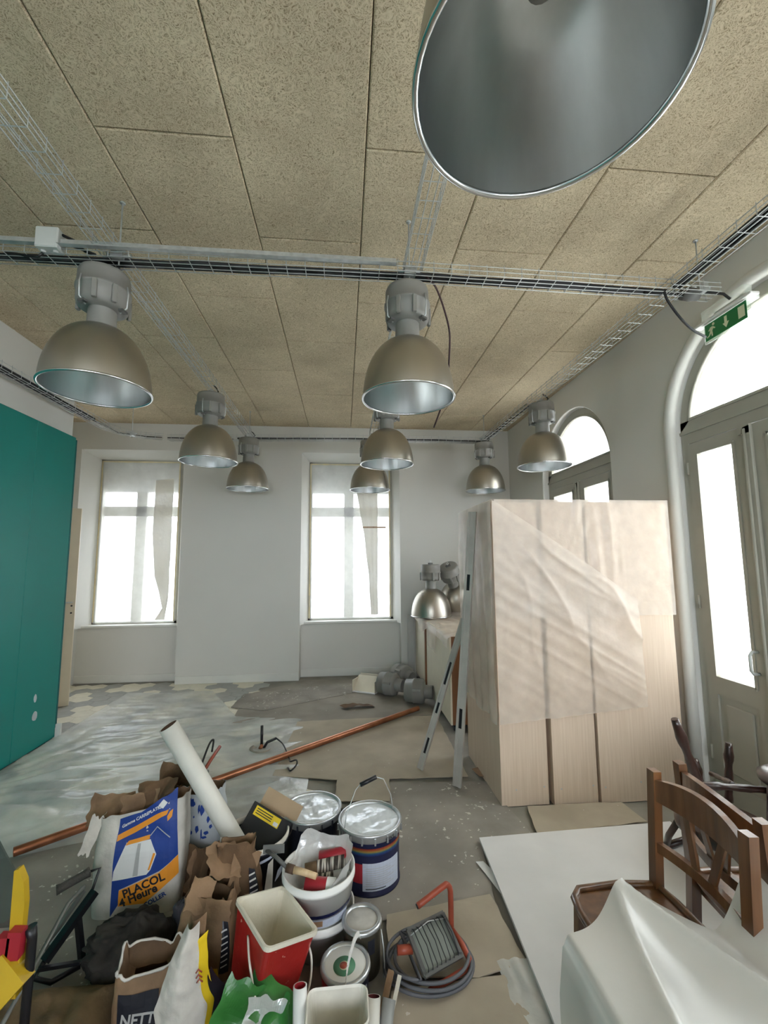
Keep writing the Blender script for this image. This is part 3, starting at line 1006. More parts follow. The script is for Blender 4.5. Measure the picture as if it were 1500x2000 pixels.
def cables(label, pts, n, r, spread, m=BLACKC, seed=1, zup=.012, side=0.0):
    pts = [Vector(p) for p in pts]
    root = thing('cable_bundle', label, 'cables', pts[0])
    # resample
    res = []
    for i in range(len(pts) - 1):
        l = (pts[i + 1] - pts[i]).length
        k = max(1, int(l / .12))
        for j in range(k):
            res.append(pts[i].lerp(pts[i + 1], j / k))
    res.append(pts[-1])
    for c in range(n):
        q = []
        for i, p in enumerate(res):
            t = (res[min(i + 1, len(res) - 1)] - res[max(i - 1, 0)]).normalized()
            lt = Vector((t.y, -t.x, 0))
            q.append(p - pts[0] + lt * (side + spread * ((c / max(1, n - 1)) - .5) + .008 * nz1(i * .35, seed + c)) + Vector((0, 0, zup + .012 * abs(nz1(i * .3 + 5, seed + c * 2)))))
        MB().tube(q, r, 6).build('cable', m, root)
    return root


ZT = 3.17
YT = 2.235
tray('wire cable tray crossing the room above the two nearest rows of lamps', [(-2.66, YT, ZT - .02), (0.4, YT, ZT), (2.2, YT, ZT - .02)], hang=[(-1.18, YT, ZT), (.36, YT, ZT), (2.11, YT, ZT)])
tray('wire cable tray running along the back wall', [(-2.2, 5.55, 3.12), (0, 5.55, 3.16), (1.9, 5.55, 3.16)], hang=[(-1.2, 5.52, 3.16), (1.85, 5.45, 3.16)])
tray('wire cable tray running along the left wall above the teal partition', [(-2.6, -.6, 3.04), (-2.6, 2.0, 3.04), (-2.6, 4.9, 3.05), (-2.56, 5.15, 3.07), (-2.42, 5.4, 3.1), (-2.25, 5.5, 3.12)], hang=[(-2.5, 5.25, 3.08)])
tray('wire cable tray running lengthwise above the left row of lamps', [(-1.22, -.8, 3.2), (-1.22, 5.5, 3.2)])
tray('wire cable tray running lengthwise above the middle row of lamps', [(.38, -.8, 3.2), (.38, 5.5, 3.2)])
tray('wire cable tray running lengthwise along the right wall', [(1.94, -.8, 3.15), (1.92, 2.3, 3.15), (1.85, 5.45, 3.15)])
cables('thick black cables lying in the tray that crosses the room', [(-2.6, YT, ZT - .015), (.4, YT, ZT + .003), (1.9, YT, ZT - .012)], 8, .010, .04, seed=2, side=-.022)
cables('black cables in the tray along the back wall', [(-1.35, 5.55, 3.14), (0, 5.55, 3.163), (1.85, 5.55, 3.163)], 3, .008, .05, seed=5)
cables('thin cable in the left end of the back wall tray', [(-2.2, 5.52, 3.125), (-1.4, 5.53, 3.13)], 1, .006, .0, seed=6)
cables('black cables in the tray above the teal partition', [(-2.6, -.6, 3.045), (-2.6, 4.6, 3.052)], 5, .011, .07, seed=8)
cables('thin cable in the far corner of the tray above the teal partition', [(-2.6, 4.6, 3.055), (-2.58, 5.1, 3.06), (-2.42, 5.38, 3.1), (-2.25, 5.48, 3.12)], 1, .007, .0, seed=9)
cables('black cables in the near end of the right wall tray', [(1.94, -.8, 3.155), (1.92, 2.2, 3.155)], 3, .01, .05, seed=11)
cables('thin black cables in the far end of the right wall tray', [(1.87, 4.1, 3.152), (1.85, 5.4, 3.152)], 2, .007, .04, seed=12)
# metal channel next to the front tray
tag(MB().box((-2.66, YT - .062, ZT + .02), (.28, YT - .057, ZT + .06)).box((-2.66, YT - .085, ZT + .02), (.28, YT - .062, ZT + .024)).build('steel_rail', GALV), 'steel rail fixed along the tray that crosses the room', 'rail')
# junction boxes
jb = thing('junction_box', 'pale grey junction box on the left end of the front tray', 'junction box', (-1.49, YT - .05, ZT + .0))
MB().box((-.055, -.035, 0), (.055, .035, .11), bev=.006).build('body', BOXG, jb)
for x in (-.03, .03):
    MB().tube([(x, 0, -.012), (x, 0, 0)], .012, 10).build('gland', BOXG, jb)
MB().tube([(.055, 0, .09), (.11, .01, .07), (.15, .03, .03), (.19, .04, .02)], .007, 6).build('lead', BLACKC, jb)
MB().tube([(.055, 0, .05), (.12, .02, .04), (.2, .04, .02)], .007, 6).build('lead', BLACKC, jb)
MB().tube([(-.03, 0, -.012), (-.06, .01, -.03), (-.14, .03, -.01), (-.24, .04, .01)], .007, 6).build('lead', BLACKC, jb)
jb = thing('cable_joint', 'dark cable joint at the right end of the front tray', 'cable joint', (2.06, YT + .02, ZT + .0))
MB().lathe([(.0, -.05), (.035, -.05), (.04, .0), (.035, .05), (0, .05)], M=Matrix.Rotation(PI / 2, 4, 'Y'), n=16).build('sleeve', GREYPD, jb)
MB().tube([(.05, 0, 0), (.12, .0, .02), (.2, -.02, -.0), (.24, -.02, -.03)], .008, 6).build('lead', BLACKC, jb)
MB().tube([(-.05, 0, 0), (-.16, .0, .0), (-.3, -.01, -.01)], .008, 6).build('lead', BLACKC, jb)
tag(MB().tube(sp([(1.85, 2.2, 3.14), (1.87, 2.2, 3.08), (1.95, 2.22, 3.0), (2.06, 2.26, 2.95), (2.18, 2.3, 2.93)]), .007, 8).build('loose_cable', BLACKC), 'loose black cable end hanging below the right end of the tray', 'cable')
tag(MB().tube(sp([(.46, 2.24, 3.18), (.53, 2.32, 3.17), (.6, 2.42, 3.1), (.65, 2.5, 3.0), (.675, 2.62, 2.9), (.69, 2.75, 2.78), (.69, 2.95, 2.68), (.68, 3.15, 2.6)]), .006, 8).build('loose_cable', BROWNC), 'thin dark red cable looping down beside the near middle lamp', 'cable')


# ================================================================== LAMPS
def lamp_proto():
    root = thing('pendant_lamp', 'x', 'lamp', group='industrial dome pendant lamps')
    prof = [(.252 * math.cos(t) ** .82 if t < PI / 2 - .01 else .0, .342 * math.sin(t)) for t in [k * (PI / 2) / 22 for k in range(23)]]
    out = [p for p in prof if p[0] > .072] + [(.07, .336)]
    MB().lathe(out, n=56).build('reflector', ALU_OUT, root)
    inn = [(max(r - .004, .0), z - .003 if z > .01 else 0) for r, z in out]
    MB().lathe(inn + [(.0, .318)], n=56).build('inner_reflector', ALU_IN, root)
    MB().tube([(.253 * math.cos(a), .253 * math.sin(a), -.002) for a in [2 * PI * k / 56 for k in range(56)]], .007, 8, closed=True).build('rim', ALU_RIM, root)
    MB().lathe([(.03, .33), (.03, .22), (.0, .2)], n=16).build('lamp_holder', WHITEP, root)
    MB().lathe([(.073, .328), (.069, .342), (.066, .43), (.07, .44)], n=32).build('neck', GREYP, root)
    gh = MB().lathe([(.066, .432), (.1, .436), (.118, .448), (.124, .47), (.124, .53), (.130, .532), (.130, .545), (.124, .547), (.122, .622), (.117, .638), (.1, .642), (.0, .643)], n=40)
    gh.build('gear_housing', GREYP, root)
    for a in (-1.9, -1.2, .3, 1.4, 2.6):
        M = Matrix.Rotation(a, 4, 'Z')
        MB().box((.12, -.012, .44), (.137, .012, .54), M, bev=.003).build('rib', GREYP, root)
    for a in (-2.4, -.7):
        M = Matrix.Rotation(a, 4, 'Z')
        MB().tube([M @ Vector(p) for p in ((.134, 0, .56), (.142, 0, .52), (.138, 0, .44), (.1, 0, .415))], .004, 6).build('clip', GALV, root)
        MB().box((.105, -.02, .418), (.13, .02, .43), M).build('clip_plate', GREYPD, root)
    MB().box((-.03, -.014, .638), (.03, .014, .662), bev=.003).build('cable_gland', GREYPD, root)
    MB().tube([(0, .012 * math.cos(a) * 0, .665 + .0) if False else (.0 + .012 * math.cos(a), 0, .682 + .016 * math.sin(a)) for a in [2 * PI * k / 12 for k in range(12)]], .0035, 6, closed=True).build('hook', GALV, root)
    MB().tube([(.04, .02, .66), (.075, .03, .7), (.05, .02, .73), (.02, .0, .74)], .006, 6).build('supply_cable', BLACKC, root)
    return root


LAMPS = [((.385, .70, 2.50), 'large aluminium dome lamp cut off by the top edge of the picture', 0),
         ((-1.28, 2.3, 2.49), 'near left dome lamp hanging below the grey junction box', .5),
         ((.355, 2.3, 2.49), 'near middle dome lamp with the dark red cable beside it', -.2),
         ((-1.25, 4.08, 2.52), 'left dome lamp of the middle row, in front of the back wall', .6),
         ((.415, 4.08, 2.52), 'middle row dome lamp half hidden behind the near middle lamp', 0),
         ((1.99, 4.08, 2.52), 'right dome lamp of the middle row, in front of the far arched door', -.3),
         ((-1.2, 5.5, 2.5), 'left dome lamp of the far row, between the two back windows', .3),
         ((.335, 5.5, 2.5), 'far row dome lamp in front of the right back window', .1),
         ((1.86, 5.5, 2.5), 'right dome lamp of the far row, near the back right corner', -.5)]
lp = lamp_proto()
for i, (loc, lab, rz) in enumerate(LAMPS):
    o = lp if i == 0 else copy_tree(lp)
    o.location = loc; o.rotation_euler = (0, 0, rz); o['label'] = lab
for loc, rot, lab in (((1.11, 5.52, .9), (0, 0, .4), 'dome lamp standing upright on the white cabinet below the right back window'),
                      ((1.555, 5.83, .99), (math.radians(28), math.radians(-22), 0), 'tilted dome lamp on the white cabinet, partly behind the covered wardrobe')):
    o = copy_tree(lp); o.location = loc; o.rotation_euler = rot; o['label'] = lab; o['group'] = 'dome lamps stored on the white cabinets'
    for ch in list(o.children):
        if ch.name.startswith(('supply_cable', 'clip')):
            bpy.data.objects.remove(ch)

# exit sign
es = thing('exit_sign', 'green emergency exit sign with running figure, arrow and door', 'sign', (2.30, 2.3, 3.09))
MB().box((-.01, -.2, .0), (.05, .21, .016), bev=.003).build('top_plate', WHITEP, es)
MB().box((-.0, -.15, .017), (.06, .15, .09), bev=.004).build('lamp_body', CLEARP, es)
MB().box((.02, -.16, -.125), (.032, .16, .002), bev=.003).build('diffuser', CLEARP, es)
SM = Matrix(((0, 0, -1, .0185), (-1, 0, 0, 0), (0, 1, 0, 0), (0, 0, 0, 1)))   # sign face: x to the right as seen, y up
MB().prism([(-.148, -.11), (.142, -.11), (.142, -.003), (-.148, -.003)], -.003, .0, SM).build('green_panel', SIGNG, es)
man = MB()
man.prism([(-.083 + .009 * math.cos(t), -.021 + .009 * math.sin(t)) for t in [k * PI / 6 for k in range(12)]], 0, .001, SM)
for pl in ([(-.108, -.034), (-.09, -.032), (-.084, -.04), (-.094, -.062), (-.11, -.06)], [(-.084, -.036), (-.07, -.05), (-.074, -.055), (-.092, -.046)], [(-.106, -.034), (-.122, -.05), (-.118, -.055), (-.102, -.042)],
           [(-.108, -.058), (-.094, -.06), (-.092, -.074), (-.092, -.094), (-.1, -.094), (-.102, -.078)], [(-.11, -.058), (-.1, -.07), (-.118, -.088), (-.136, -.092), (-.136, -.086), (-.12, -.08)]):
    man.prism(pl, 0, .001, SM)
man.build('running_figure', SIGNW, es)
MB().prism([(-.005, -.02), (.013, -.02), (.013, -.06), (.026, -.06), (.004, -.092), (-.018, -.06), (-.005, -.06)], 0, .001, SM).build('arrow', SIGNW, es)
MB().prism([(.088, -.02), (.13, -.02), (.13, -.09), (.088, -.09)], 0, .001, SM).build('door_symbol', SIGNW, es)
MB().box((.06, -.12, .03), (.139, .12, .075), bev=.006).build('wall_bracket', BOXG, es)

# ================================================================== WARDROBES AND DUST SHEETS
def wardrobe(label, x0, x1, y0, y1, holes):
    t = thing('wardrobe', label, 'wardrobe', ((x0 + x1) / 2, y0, 0), 0, 'oak veneer wardrobes')
    w = (x1 - x0) / 2; d = y1 - y0
    MB().box((-w, 0, 0), (w, .018, 2.0), bev=.001).build('back_panel', OAK, t)
    MB().box((-w, .018, 0), (-w + .018, d, 2.0)).build('side_panel', OAK, t)
    MB().box((w - .018, .018, 0), (w, d, 2.0)).build('side_panel', OAK, t)
    MB().box((-w + .018, .018, 1.98), (w - .018, d, 1.998)).build('top_panel', OAK, t)
    MB().box((-w + .018, .018, .06), (w - .018, d - .02, .08)).build('bottom_panel', OAK, t)
    MB().box((-w + .018, d - .02, .08), (w - .018, d - .002, 1.98)).build('door', OAK, t)
    for hx, hz in holes:
        MB().tube([(hx, -.002, hz), (hx, .004, hz)], .005, 8).build('screw', PALEBLUE, t)
    return t


wardrobe('left oak veneer wardrobe, its side beside the leaning straightedges', 1.03, 1.352, 2.925, 3.68, [(-.06, .1), (.13, .11)])
wardrobe('middle oak veneer wardrobe between two others', 1.378, 1.680, 2.905, 3.66, [(-.1, .1), (.12, .11)])
wardrobe('right oak veneer wardrobe, the widest, next to the large arched door', 1.695, 2.30, 2.895, 3.66, [(-.27, .1), (-.02, .12)])
MB_gap = None

ds = thing('dust_sheet', 'long milky dust sheet hanging diagonally over the front of the wardrobes', 'plastic sheet', (1.02, 2.9, 2.0))
def dfront(u, v):
    ax, az = 1.004 + 1.003 * u, 2.004 - .685 * u ** 1.06
    bx, bz = 1.012 + 1.028 * u, .535 + .075 * u
    x = ax + (bx - ax) * v; z = az + (bz - az) * v
    ang = math.atan2(2.06 - z, x - .95)
    rad = math.hypot(2.06 - z, x - .95)
    fold = ((1 - abs(math.sin(ang * 13 + 2.6 * nz((x, z, 0), 1.8)))) ** 2.2) * .024 * (1 - v) * min(1, .15 + v * 5) * min(1, u * 3) * min(1, rad)
    cr = .013 * (.6 - abs(nz((x * 1.2 + z * 1.4, z * 5 + x * 3.0, 2), 2.0))) ** 2 * 2 * (1 - .6 * v)
    return (x - 1.02, 2.862 - .004 - fold - cr - 2.9 - .012 * u * (1 - v), z - 2.0 + .006 * nz1(x * 14, 3) * (v > .98))
MB().grid(dfront, 90, 80).build('front_flap', FILM_W, ds)
def dtop(u, v):
    return (1.005 + 1.0 * u - 1.02, 2.86 + .85 * v - 2.9 , .008 + .006 * nz((u * 3, v * 3, 0), 2))
def dside(u, v):
    y = 2.86 + .84 * u; z = 2.008 - 1.47 * v - .02 * nz1(u * 6, 2) * v
    fo = .016 * abs(math.sin(y * 19 + v * 2.5 + nz((y, z, 0), 2))) * (.3 + v)
    return (1.006 - fo - .014 * abs(nz((0, y, z), 4)) - 1.02, y - 2.9, z - 2.0)
MB().grid(dside, 50, 50).build('side_flap', FILM_W, ds)
MB().grid(lambda u, v: (1.0 + (2.008 + .02 * nz1(v * 6, 5) - 1.02) * .0 + .99 + .02 * nz1(v * 7, 1) + .02 * u - .0, 2.84 - 2.9 - .012 - .008 * abs(nz1(u * 3 + v * 5, 2)), -.72 - .42 * v), 6, 14).build('taped_edge', FILM_B, ds)
ds2 = thing('dust_sheet', 'upper dust sheet folded over the top of the wardrobes', 'plastic sheet', (1.65, 2.88, 2.0))
def dback(u, v):
    x = 1.03 + 1.285 * u; z = 2.012 - .80 * v - .015 * nz1(u * 9, 1) * v
    fo = .0
    for c, s in ((.19, .02), (.46, .025), (.56, .02), (.64, .018)):
        q = (u - c - .02 * v) / .022
        fo += s * math.exp(-q * q) * (.5 + .5 * math.sin(v * 4 + c * 20))
    cr = .014 * abs(nz((x * 5, z * 2.5, 1), 2.0)) * (1 if .4 < u < .72 else .4)
    return (x - 1.65, 2.884 - fo - cr - 2.88, z - 2.0)
MB().grid(dback, 90, 40).build('front_flap', FILM_W, ds2)
MB().grid(lambda u, v: (1.02 + 1.295 * u - 1.65, 2.884 + .82 * v - 2.88, .012 + .008 * abs(nz((u * 4, v * 3, 0), 2))), 24, 14).build('top_flap', FILM_W, ds2)

# aluminium straightedges
def straightedge(label, p0, p1, wid, slots):
    p0 = Vector(p0); p1 = Vector(p1)
    t = thing('straightedge', label, 'level', p0, group='aluminium straightedges')
    d = p1 - p0
    wv = Vector((.75, -.66, 0)).normalized()
    wv = (wv - d.normalized() * wv.dot(d.normalized())).normalized()
    up = wv
    l = d.length
    # two flanges and web pieces leave real slots
    dn = d.normalized()
    nn = dn.cross(wv).normalized()
    def bar(a, b, off, w_, th, nm, m):
        MB().beam(dn * a + wv * off, dn * b + wv * off, th, w_, up=wv).build(nm, m, t)
    bar(0, l, -wid * .36, wid * .28, .022, 'flange', ALU_E)
    bar(0, l, wid * .36, wid * .28, .022, 'flange', ALU_E)
    prev = 0
    for (a, b) in slots + [(1.01, 1.01)]:
        a_, b_ = a * l, min(b * l, l)
        bar(prev, min(a_, l), 0, wid * .46, .014, 'web', ALU_E)
        if a < 1:
            bar(a_, b_, 0, wid * .46, .004, 'slot_liner', BLACKP)
        prev = b_
    return t


ALU_E = mat('mill_aluminium', rgb(190, 186, 178), .5, .25, var=.1, scale=6)
straightedge('tall aluminium straightedge leaning on the covered wardrobe side', (.80, 3.18, .015), (.965, 3.16, 1.955), .062, [(.2, .27), (.7, .76)])
straightedge('shorter aluminium straightedge leaning at a flat angle behind the tall one', (.585, 3.45, .02), (.96, 3.46, 1.13), .05, [(.1, .2), (.36, .43), (.55, .7)])

# ================================================================== WHITE CABINETS BY THE BACK WALL
def low_cabinet(label, y0, y1, h):
    t = thing('low_cabinet', label, 'cabinet', (1.0, (y0 + y1) / 2, 0), 0, 'low white cabinets')
    l = (y1 - y0) / 2
    MB().box((0, -l, .07), (.018, l, h), bev=.002).build('front_panel', CABW, t)
    MB().box((.018, -l, .07), (.62, -l + .02, h)).build('side_panel', CABB, t)
    MB().box((.018, l - .02, .07), (.62, l, h)).build('side_panel', CABB, t)
    MB().box((.018, -l + .02, h - .02), (.62, l - .02, h)).build('top_panel', CABW, t)
    MB().box((.018, -l + .02, .07), (.62, l - .02, .09)).build('bottom_panel', CABB, t)
    for (x, y) in ((.05, -l + .06), (.05, l - .06), (.56, -l + .06), (.56, l - .06)):
        w = MB().tube([(x - .012, y, .028), (x + .012, y, .028)], .028, 14)
        w.box((x - .018, y - .015, .045), (x + .018, y + .015, .07))
        w.build('caster', BLACKP, t)
    return t


low_cabinet('near low white cabinet with brown end panel on casters', 4.14, 5.3, .87)
low_cabinet('far low white cabinet in the corner under the stored lamps', 5.36, 6.1, .87)
tag(MB().box((.985, 5.302, .0), (1.02, 5.358, .86)).build('brown_board', CABB), 'narrow brown board between the two low white cabinets', 'board')
tag(MB().box((.88, 6.02, .0), (.97, 6.04, .85)).build('grey_panel', PRINTG), 'narrow grey panel standing behind the far white cabinet', 'panel')
def cabfilm(u, v):
    x = .985 + .62 * u; y = 4.1 + 1.95 * v
    z = .885 + .05 * abs(nz((x, y, 0), 4)) + .03 * nz((x, y, 0), 1.5)
    if u < .12:
        k = 1 - u / .12
        z = .885 - k * (.08 + .28 * max(0, nz1(v * 3.1 + .4, 7)) + (.18 if .25 < v < .5 else 0)); x = .98 - .015 * k
    return (x, y, z)
tag(MB().grid(cabfilm, 40, 60).build('plastic_cover', FILM_W), 'crumpled plastic spread over the low white cabinets', 'plastic sheet')

# spare lamp gear housings and a white box on the floor
def gear(label, loc, rot):
    t = thing('lamp_housing', label, 'lamp housing', loc, 0, 'spare lamp housings on the floor', rot)
    MB().lathe([(.0, -.13), (.1, -.13), (.122, -.12), (.127, -.04), (.134, -.035), (.134, -.02), (.128, -.018), (.128, .06), (.115, .085), (.075, .095)], n=36).build('housing', GREYP, t)
    MB().lathe([(.075, .09), (.072, .1), (.07, .18), (.06, .18), (.06, .12), (.0, .12)], n=24).build('neck', GREYP, t)
    for a in (.4, 2.5, 4.4):
        MB().box((.12, -.014, -.03), (.142, .014, .07), Matrix.Rotation(a, 4, 'Z'), bev=.003).build('rib', GREYP, t)
    return t


gear('grey lamp housing lying nearest the copper pipe', (.82, 4.98, .142), (0, PI / 2, math.radians(-20)))
gear('grey lamp housing lying between another housing and the white box', (.55, 5.30, .142), (0, PI / 2, math.radians(-35)))
gear('grey lamp housing at the back against the white cabinet', (.76, 5.68, .142), (math.radians(90), 0, math.radians(35)))
wbx = thing('white_box', 'open white cardboard box beside the spare lamp housings', 'box', (.30, 5.52, .012), math.radians(-28))
MB().box((-.15, -.12, 0), (.15, .12, .012)).build('base', BOARDW, wbx)
M = Matrix.Translation((0, -.12, 0)) @ Matrix.Rotation(math.radians(35), 4, 'X')
MB().box((-.15, 0, 0.01), (.15, .006, .24), Matrix.Translation((0, -.11, 0)) @ Matrix.Rotation(math.radians(-48), 4, 'X')).build('lid', CABW, wbx)
MB().box((-.15, .112, .012), (.15, .12, .17)).build('side', CABW, wbx)
MB().box((-.15, -.12, .012), (-.142, .112, .14)).build('side', CABW, wbx)
MB().box((.142, -.12, .012), (.15, .112, .14)).build('side', CABW, wbx)

# ================================================================== SACKS, BAGS AND CLOTHS
def sack_fn(w, d, h, seed, crumple=.012, p=5.0, rag=.05, slope=0.0, belly=.06, lean=0.0, neck=0.0):
    def at(a, v, off=0.0):
        ca, sa = math.cos(a), math.sin(a)
        k = (1 + belly * math.sin(PI * min(1, v * 1.1))) * (1 - neck * max(0, v - .55) ** 1.2)
        dd = d * (1 - .35 * max(0, v - .6))
        x = w / 2 * math.copysign(abs(ca) ** (2 / p), ca) * k
        y = dd / 2 * math.copysign(abs(sa) ** (2 / p), sa) * k
        z = v * h * (1 + slope * x / w * v) * (1 + rag * nz1(a * 2.2, seed) * v ** 3)
        q = Vector((x, y, z))
        n = Vector((ca, sa, 0))
        e = crumple * (nz(q, 7, seed) + .6 * nz(q, 17, seed)) * (.3 + v)
        q = q + n * (e + off)
        q.y += lean * v
        return q
    return at


def sack(name, label, loc, rz, dims, m, inner, seed, cat='sack', **kw):
    t = thing(name, label, cat, loc, rz)
    at = sack_fn(*dims, seed, **kw)
    b = MB().grid(lambda u, v: at(2 * PI * u, v), 64, 30, wrap=True)
    b.add([at(2 * PI * i / 64, 0) for i in range(64)], [tuple(range(63, -1, -1))])
    b.build('sack_body', m, t)
    if inner is not None:
        MB().grid(lambda u, v: at(2 * PI * u, 1 - .3 * v, -.004 - .03 * v) if v < .99 else at(2 * PI * u, .7, -.02) * .6 + Vector((0, 0, dims[2] * .28)), 64, 8, wrap=True).build('sack_lining', inner, t)
    return t, at


def front_mapper(at, w, h, p=5.0, off=.0025):
    def mp(x, z):
        c = max(-.985, min(.985, 2 * x / w - 1))
        ca = math.copysign(abs(c) ** (p / 2), c)
        a = -math.acos(max(-1, min(1, ca)))
        return at(a, max(0, z / h), off)
    return mp


def crumple(name, parent, m, c, size, rot, seed, amp=.05, nu=18, nv=14, freq=6):
    M = Matrix.Translation(c) @ Matrix.Rotation(rot[2], 4, 'Z') @ Matrix.Rotation(rot[1], 4, 'Y') @ Matrix.Rotation(rot[0], 4, 'X')
    def fn(u, v):
        x = (u - .5) * size[0] * (1 + .2 * nz1(v * 4, seed)); y = (v - .5) * size[1] * (1 + .25 * nz1(u * 4, seed + 5))
        z = amp * (nz((x, y, 0), freq, seed) + .5 * nz((x, y, 1), freq * 2.3, seed))
        return M @ Vector((x + .3 * amp * nz((x, y, 2), freq, seed), y + .3 * amp * nz((x, y, 3), freq, seed), z))
    return MB().grid(fn, nu, nv, smooth=False).build(name, m, parent)


def lump(name, label, cat, loc, radii, m, seed, amp=.25, freq=2.2, rz=0.0):
    def fn(u, v):
        th = 2 * PI * u; ph = PI * (v - .5)
        n = Vector((math.cos(ph) * math.cos(th), math.cos(ph) * math.sin(th), math.sin(ph)))
        k = 1 + amp * nz(n, freq, seed) + amp * .5 * nz(n, freq * 2.6, seed + 2) + amp * .2 * nz(n, freq * 6, seed + 4)
        q = Vector((n.x * radii[0] * k, n.y * radii[1] * k, n.z * radii[2] * k))
        q.z = max(q.z + radii[2] * .72, .0)
        return q
    o = MB().grid(fn, 64, 40, wrap=True).build(name, m)
    o.location = loc; o.rotation_euler = (0, 0, rz)
    return tag(o, label, cat)


# plaster sack with blue and orange print
PW, PH = .375, .43
PS, pat = sack('plaster_sack', 'tall white plaster sack with blue and orange print', (-.95, 2.33, .005), .05, (PW, .17, PH), BAGW, KRAFT, 3, slope=.16, crumple=.008, rag=.06, lean=.03)
pm = front_mapper(pat, PW, PH)
def px3(x, y): return ((x - 190) / 1010 * PW, (1790 - y) / 1300 * PH)
def P3(*pts): return [px3(*p) for p in pts]
def pmo(o):
    return front_mapper(pat, PW, PH, off=o)
decal('blue_print', [P3((450, 545), (700, 535), (1120, 330), (1130, 800), (1150, 1120), (960, 1270), (530, 1440), (530, 1620), (445, 1760))], pmo(.0015), BLUE, PS, .02)
decal('orange_band', [P3((455, 750), (640, 690), (860, 610), (1030, 550), (1010, 610), (860, 680), (640, 770), (455, 825))], pmo(.0025), ORANGE, PS, .02)
decal('white_square', [P3((960, 435), (1010, 470), (960, 540), (905, 500))], pmo(.0025), PRINTW, PS, .02)
decal('orange_band', [P3((1045, 580), (1080, 570), (1070, 650), (1020, 690), (1015, 630))], pmo(.0025), ORANGE, PS, .02)
decal('pictured_sheet', [P3((560, 890), (840, 875), (915, 1060), (860, 1240), (820, 1290), (450, 1320), (460, 1200))], pmo(.0025), PRINTW, PS, .02)
decal('pictured_fold', [P3((700, 900), (735, 900), (725, 1290), (670, 1290))], pmo(.003), PRINTG, PS, .02)
decal('pictured_edge', [P3((590, 850), (830, 820), (830, 870), (560, 900))], pmo(.0032), ORANGE, PS, .02)
decal('pictured_edge', [P3((880, 1040), (905, 1050), (850, 1240), (830, 1240))], pmo(.0032), ORANGE, PS, .02)
decal('pictured_line', [P3((830, 830), (910, 735), (1060, 885), (1055, 895), (910, 748), (836, 838))], pmo(.003), PRINTG, PS, .02)
decal('orange_band', [P3((530, 1450), (950, 1290), (1150, 1120), (1160, 1340), (820, 1640), (530, 1640))], pmo(.0025), ORANGE, PS, .02)
x, z = px3(590, 1545); text_decal('PLACOL', .047, (x, z), .33, pmo(.0035), CHAR, PS, .02)
x, z = px3(560, 1655); text_decal('4 Heure', .047, (x, z), .33, pmo(.0035), CHAR, PS, .02)
x, z = px3(485, 675); text_decal('Gamme CARREPLATRE', .018, (x, z), .27, pmo(.003), PRINTW, PS, .02, shear=.2)
x, z = px3(830, 1690); text_decal('COLLER', .026, (x, z), .45, pmo(.003), BLUE, PS, .02)
crumple('torn_flap', PS, KRAFT, (-.17, .05, .40), (.2, .13), (.9, .2, .3), 4, .05)
crumple('torn_flap', PS, KRAFTD, (.04, .06, .44), (.22, .14), (1.2, -.2, -.2), 8, .07)
crumple('torn_flap', PS, KRAFT, (-.03, .02, .415), (.16, .12), (1.1, -.1, .1), 12, .05)
crumple('torn_flap', PS, BAGW, (-.21, -.05, .34), (.05, .15), (1.3, .3, .2), 15, .03)

s2, s2at = sack('plaster_sack', 'half-hidden white sack with worn blue print behind the white tube', (-.735, 2.53, .005), -.1, (.22, .12, .40), PALEBLUE, KRAFTD, 23, slope=.1, crumple=.012)
s2m = front_mapper(s2at, .22, .40)
rr = random.Random(5)
pls = []
for k in range(26):
    cx, cz = rr.uniform(.03, .19), rr.uniform(.18, .37)
    w_, h_ = rr.uniform(.008, .03), rr.uniform(.012, .06)
    pls.append([(cx - w_ / 2, cz), (cx - w_ * .1, cz - h_ * .5), (cx + w_ / 2, cz - h_ * .1), (cx + w_ * .3, cz + h_ * .5), (cx - w_ * .3, cz + h_ * .4)])
for k in range(26):
    o = decal('worn_blue_print', [pls[k]], front_mapper(s2at, .22, .40, off=.0015 + .0002 * k), BLUE, s2, .02)
ck = thing('crumpled_paper', 'dark brown crumpled paper behind the printed plaster sack', 'paper', (-.98, 2.66, .005))
crumple('fold', ck, KRAFTD, (.06, .0, .32), (.2, .26), (1.3, .2, .4), 31, .1)
crumple('fold', ck, KRAFTD, (.08, .05, .16), (.22, .3), (1.4, -.3, -.2), 35, .1)
crumple('fold', ck, KRAFT, (-.1, -.02, .16), (.2, .3), (1.4, .1, .1), 37, .08)
cl = thing('crumpled_paper', 'tan paper wrapping standing between the printed sack and the brown bag', 'paper', (-.62, 2.4, .005))
crumple('fold', cl, KRAFT, (-.04, .0, .09), (.2, .17), (1.35, .1, .5), 41, .06)
crumple('fold', cl, CARD, (.06, .1, .11), (.14, .2), (1.45, -.1, -.3), 44, .04)
crumple('fold', cl, KRAFTD, (-.1, -.04, .1), (.16, .2), (1.2, .2, .0), 47, .07)

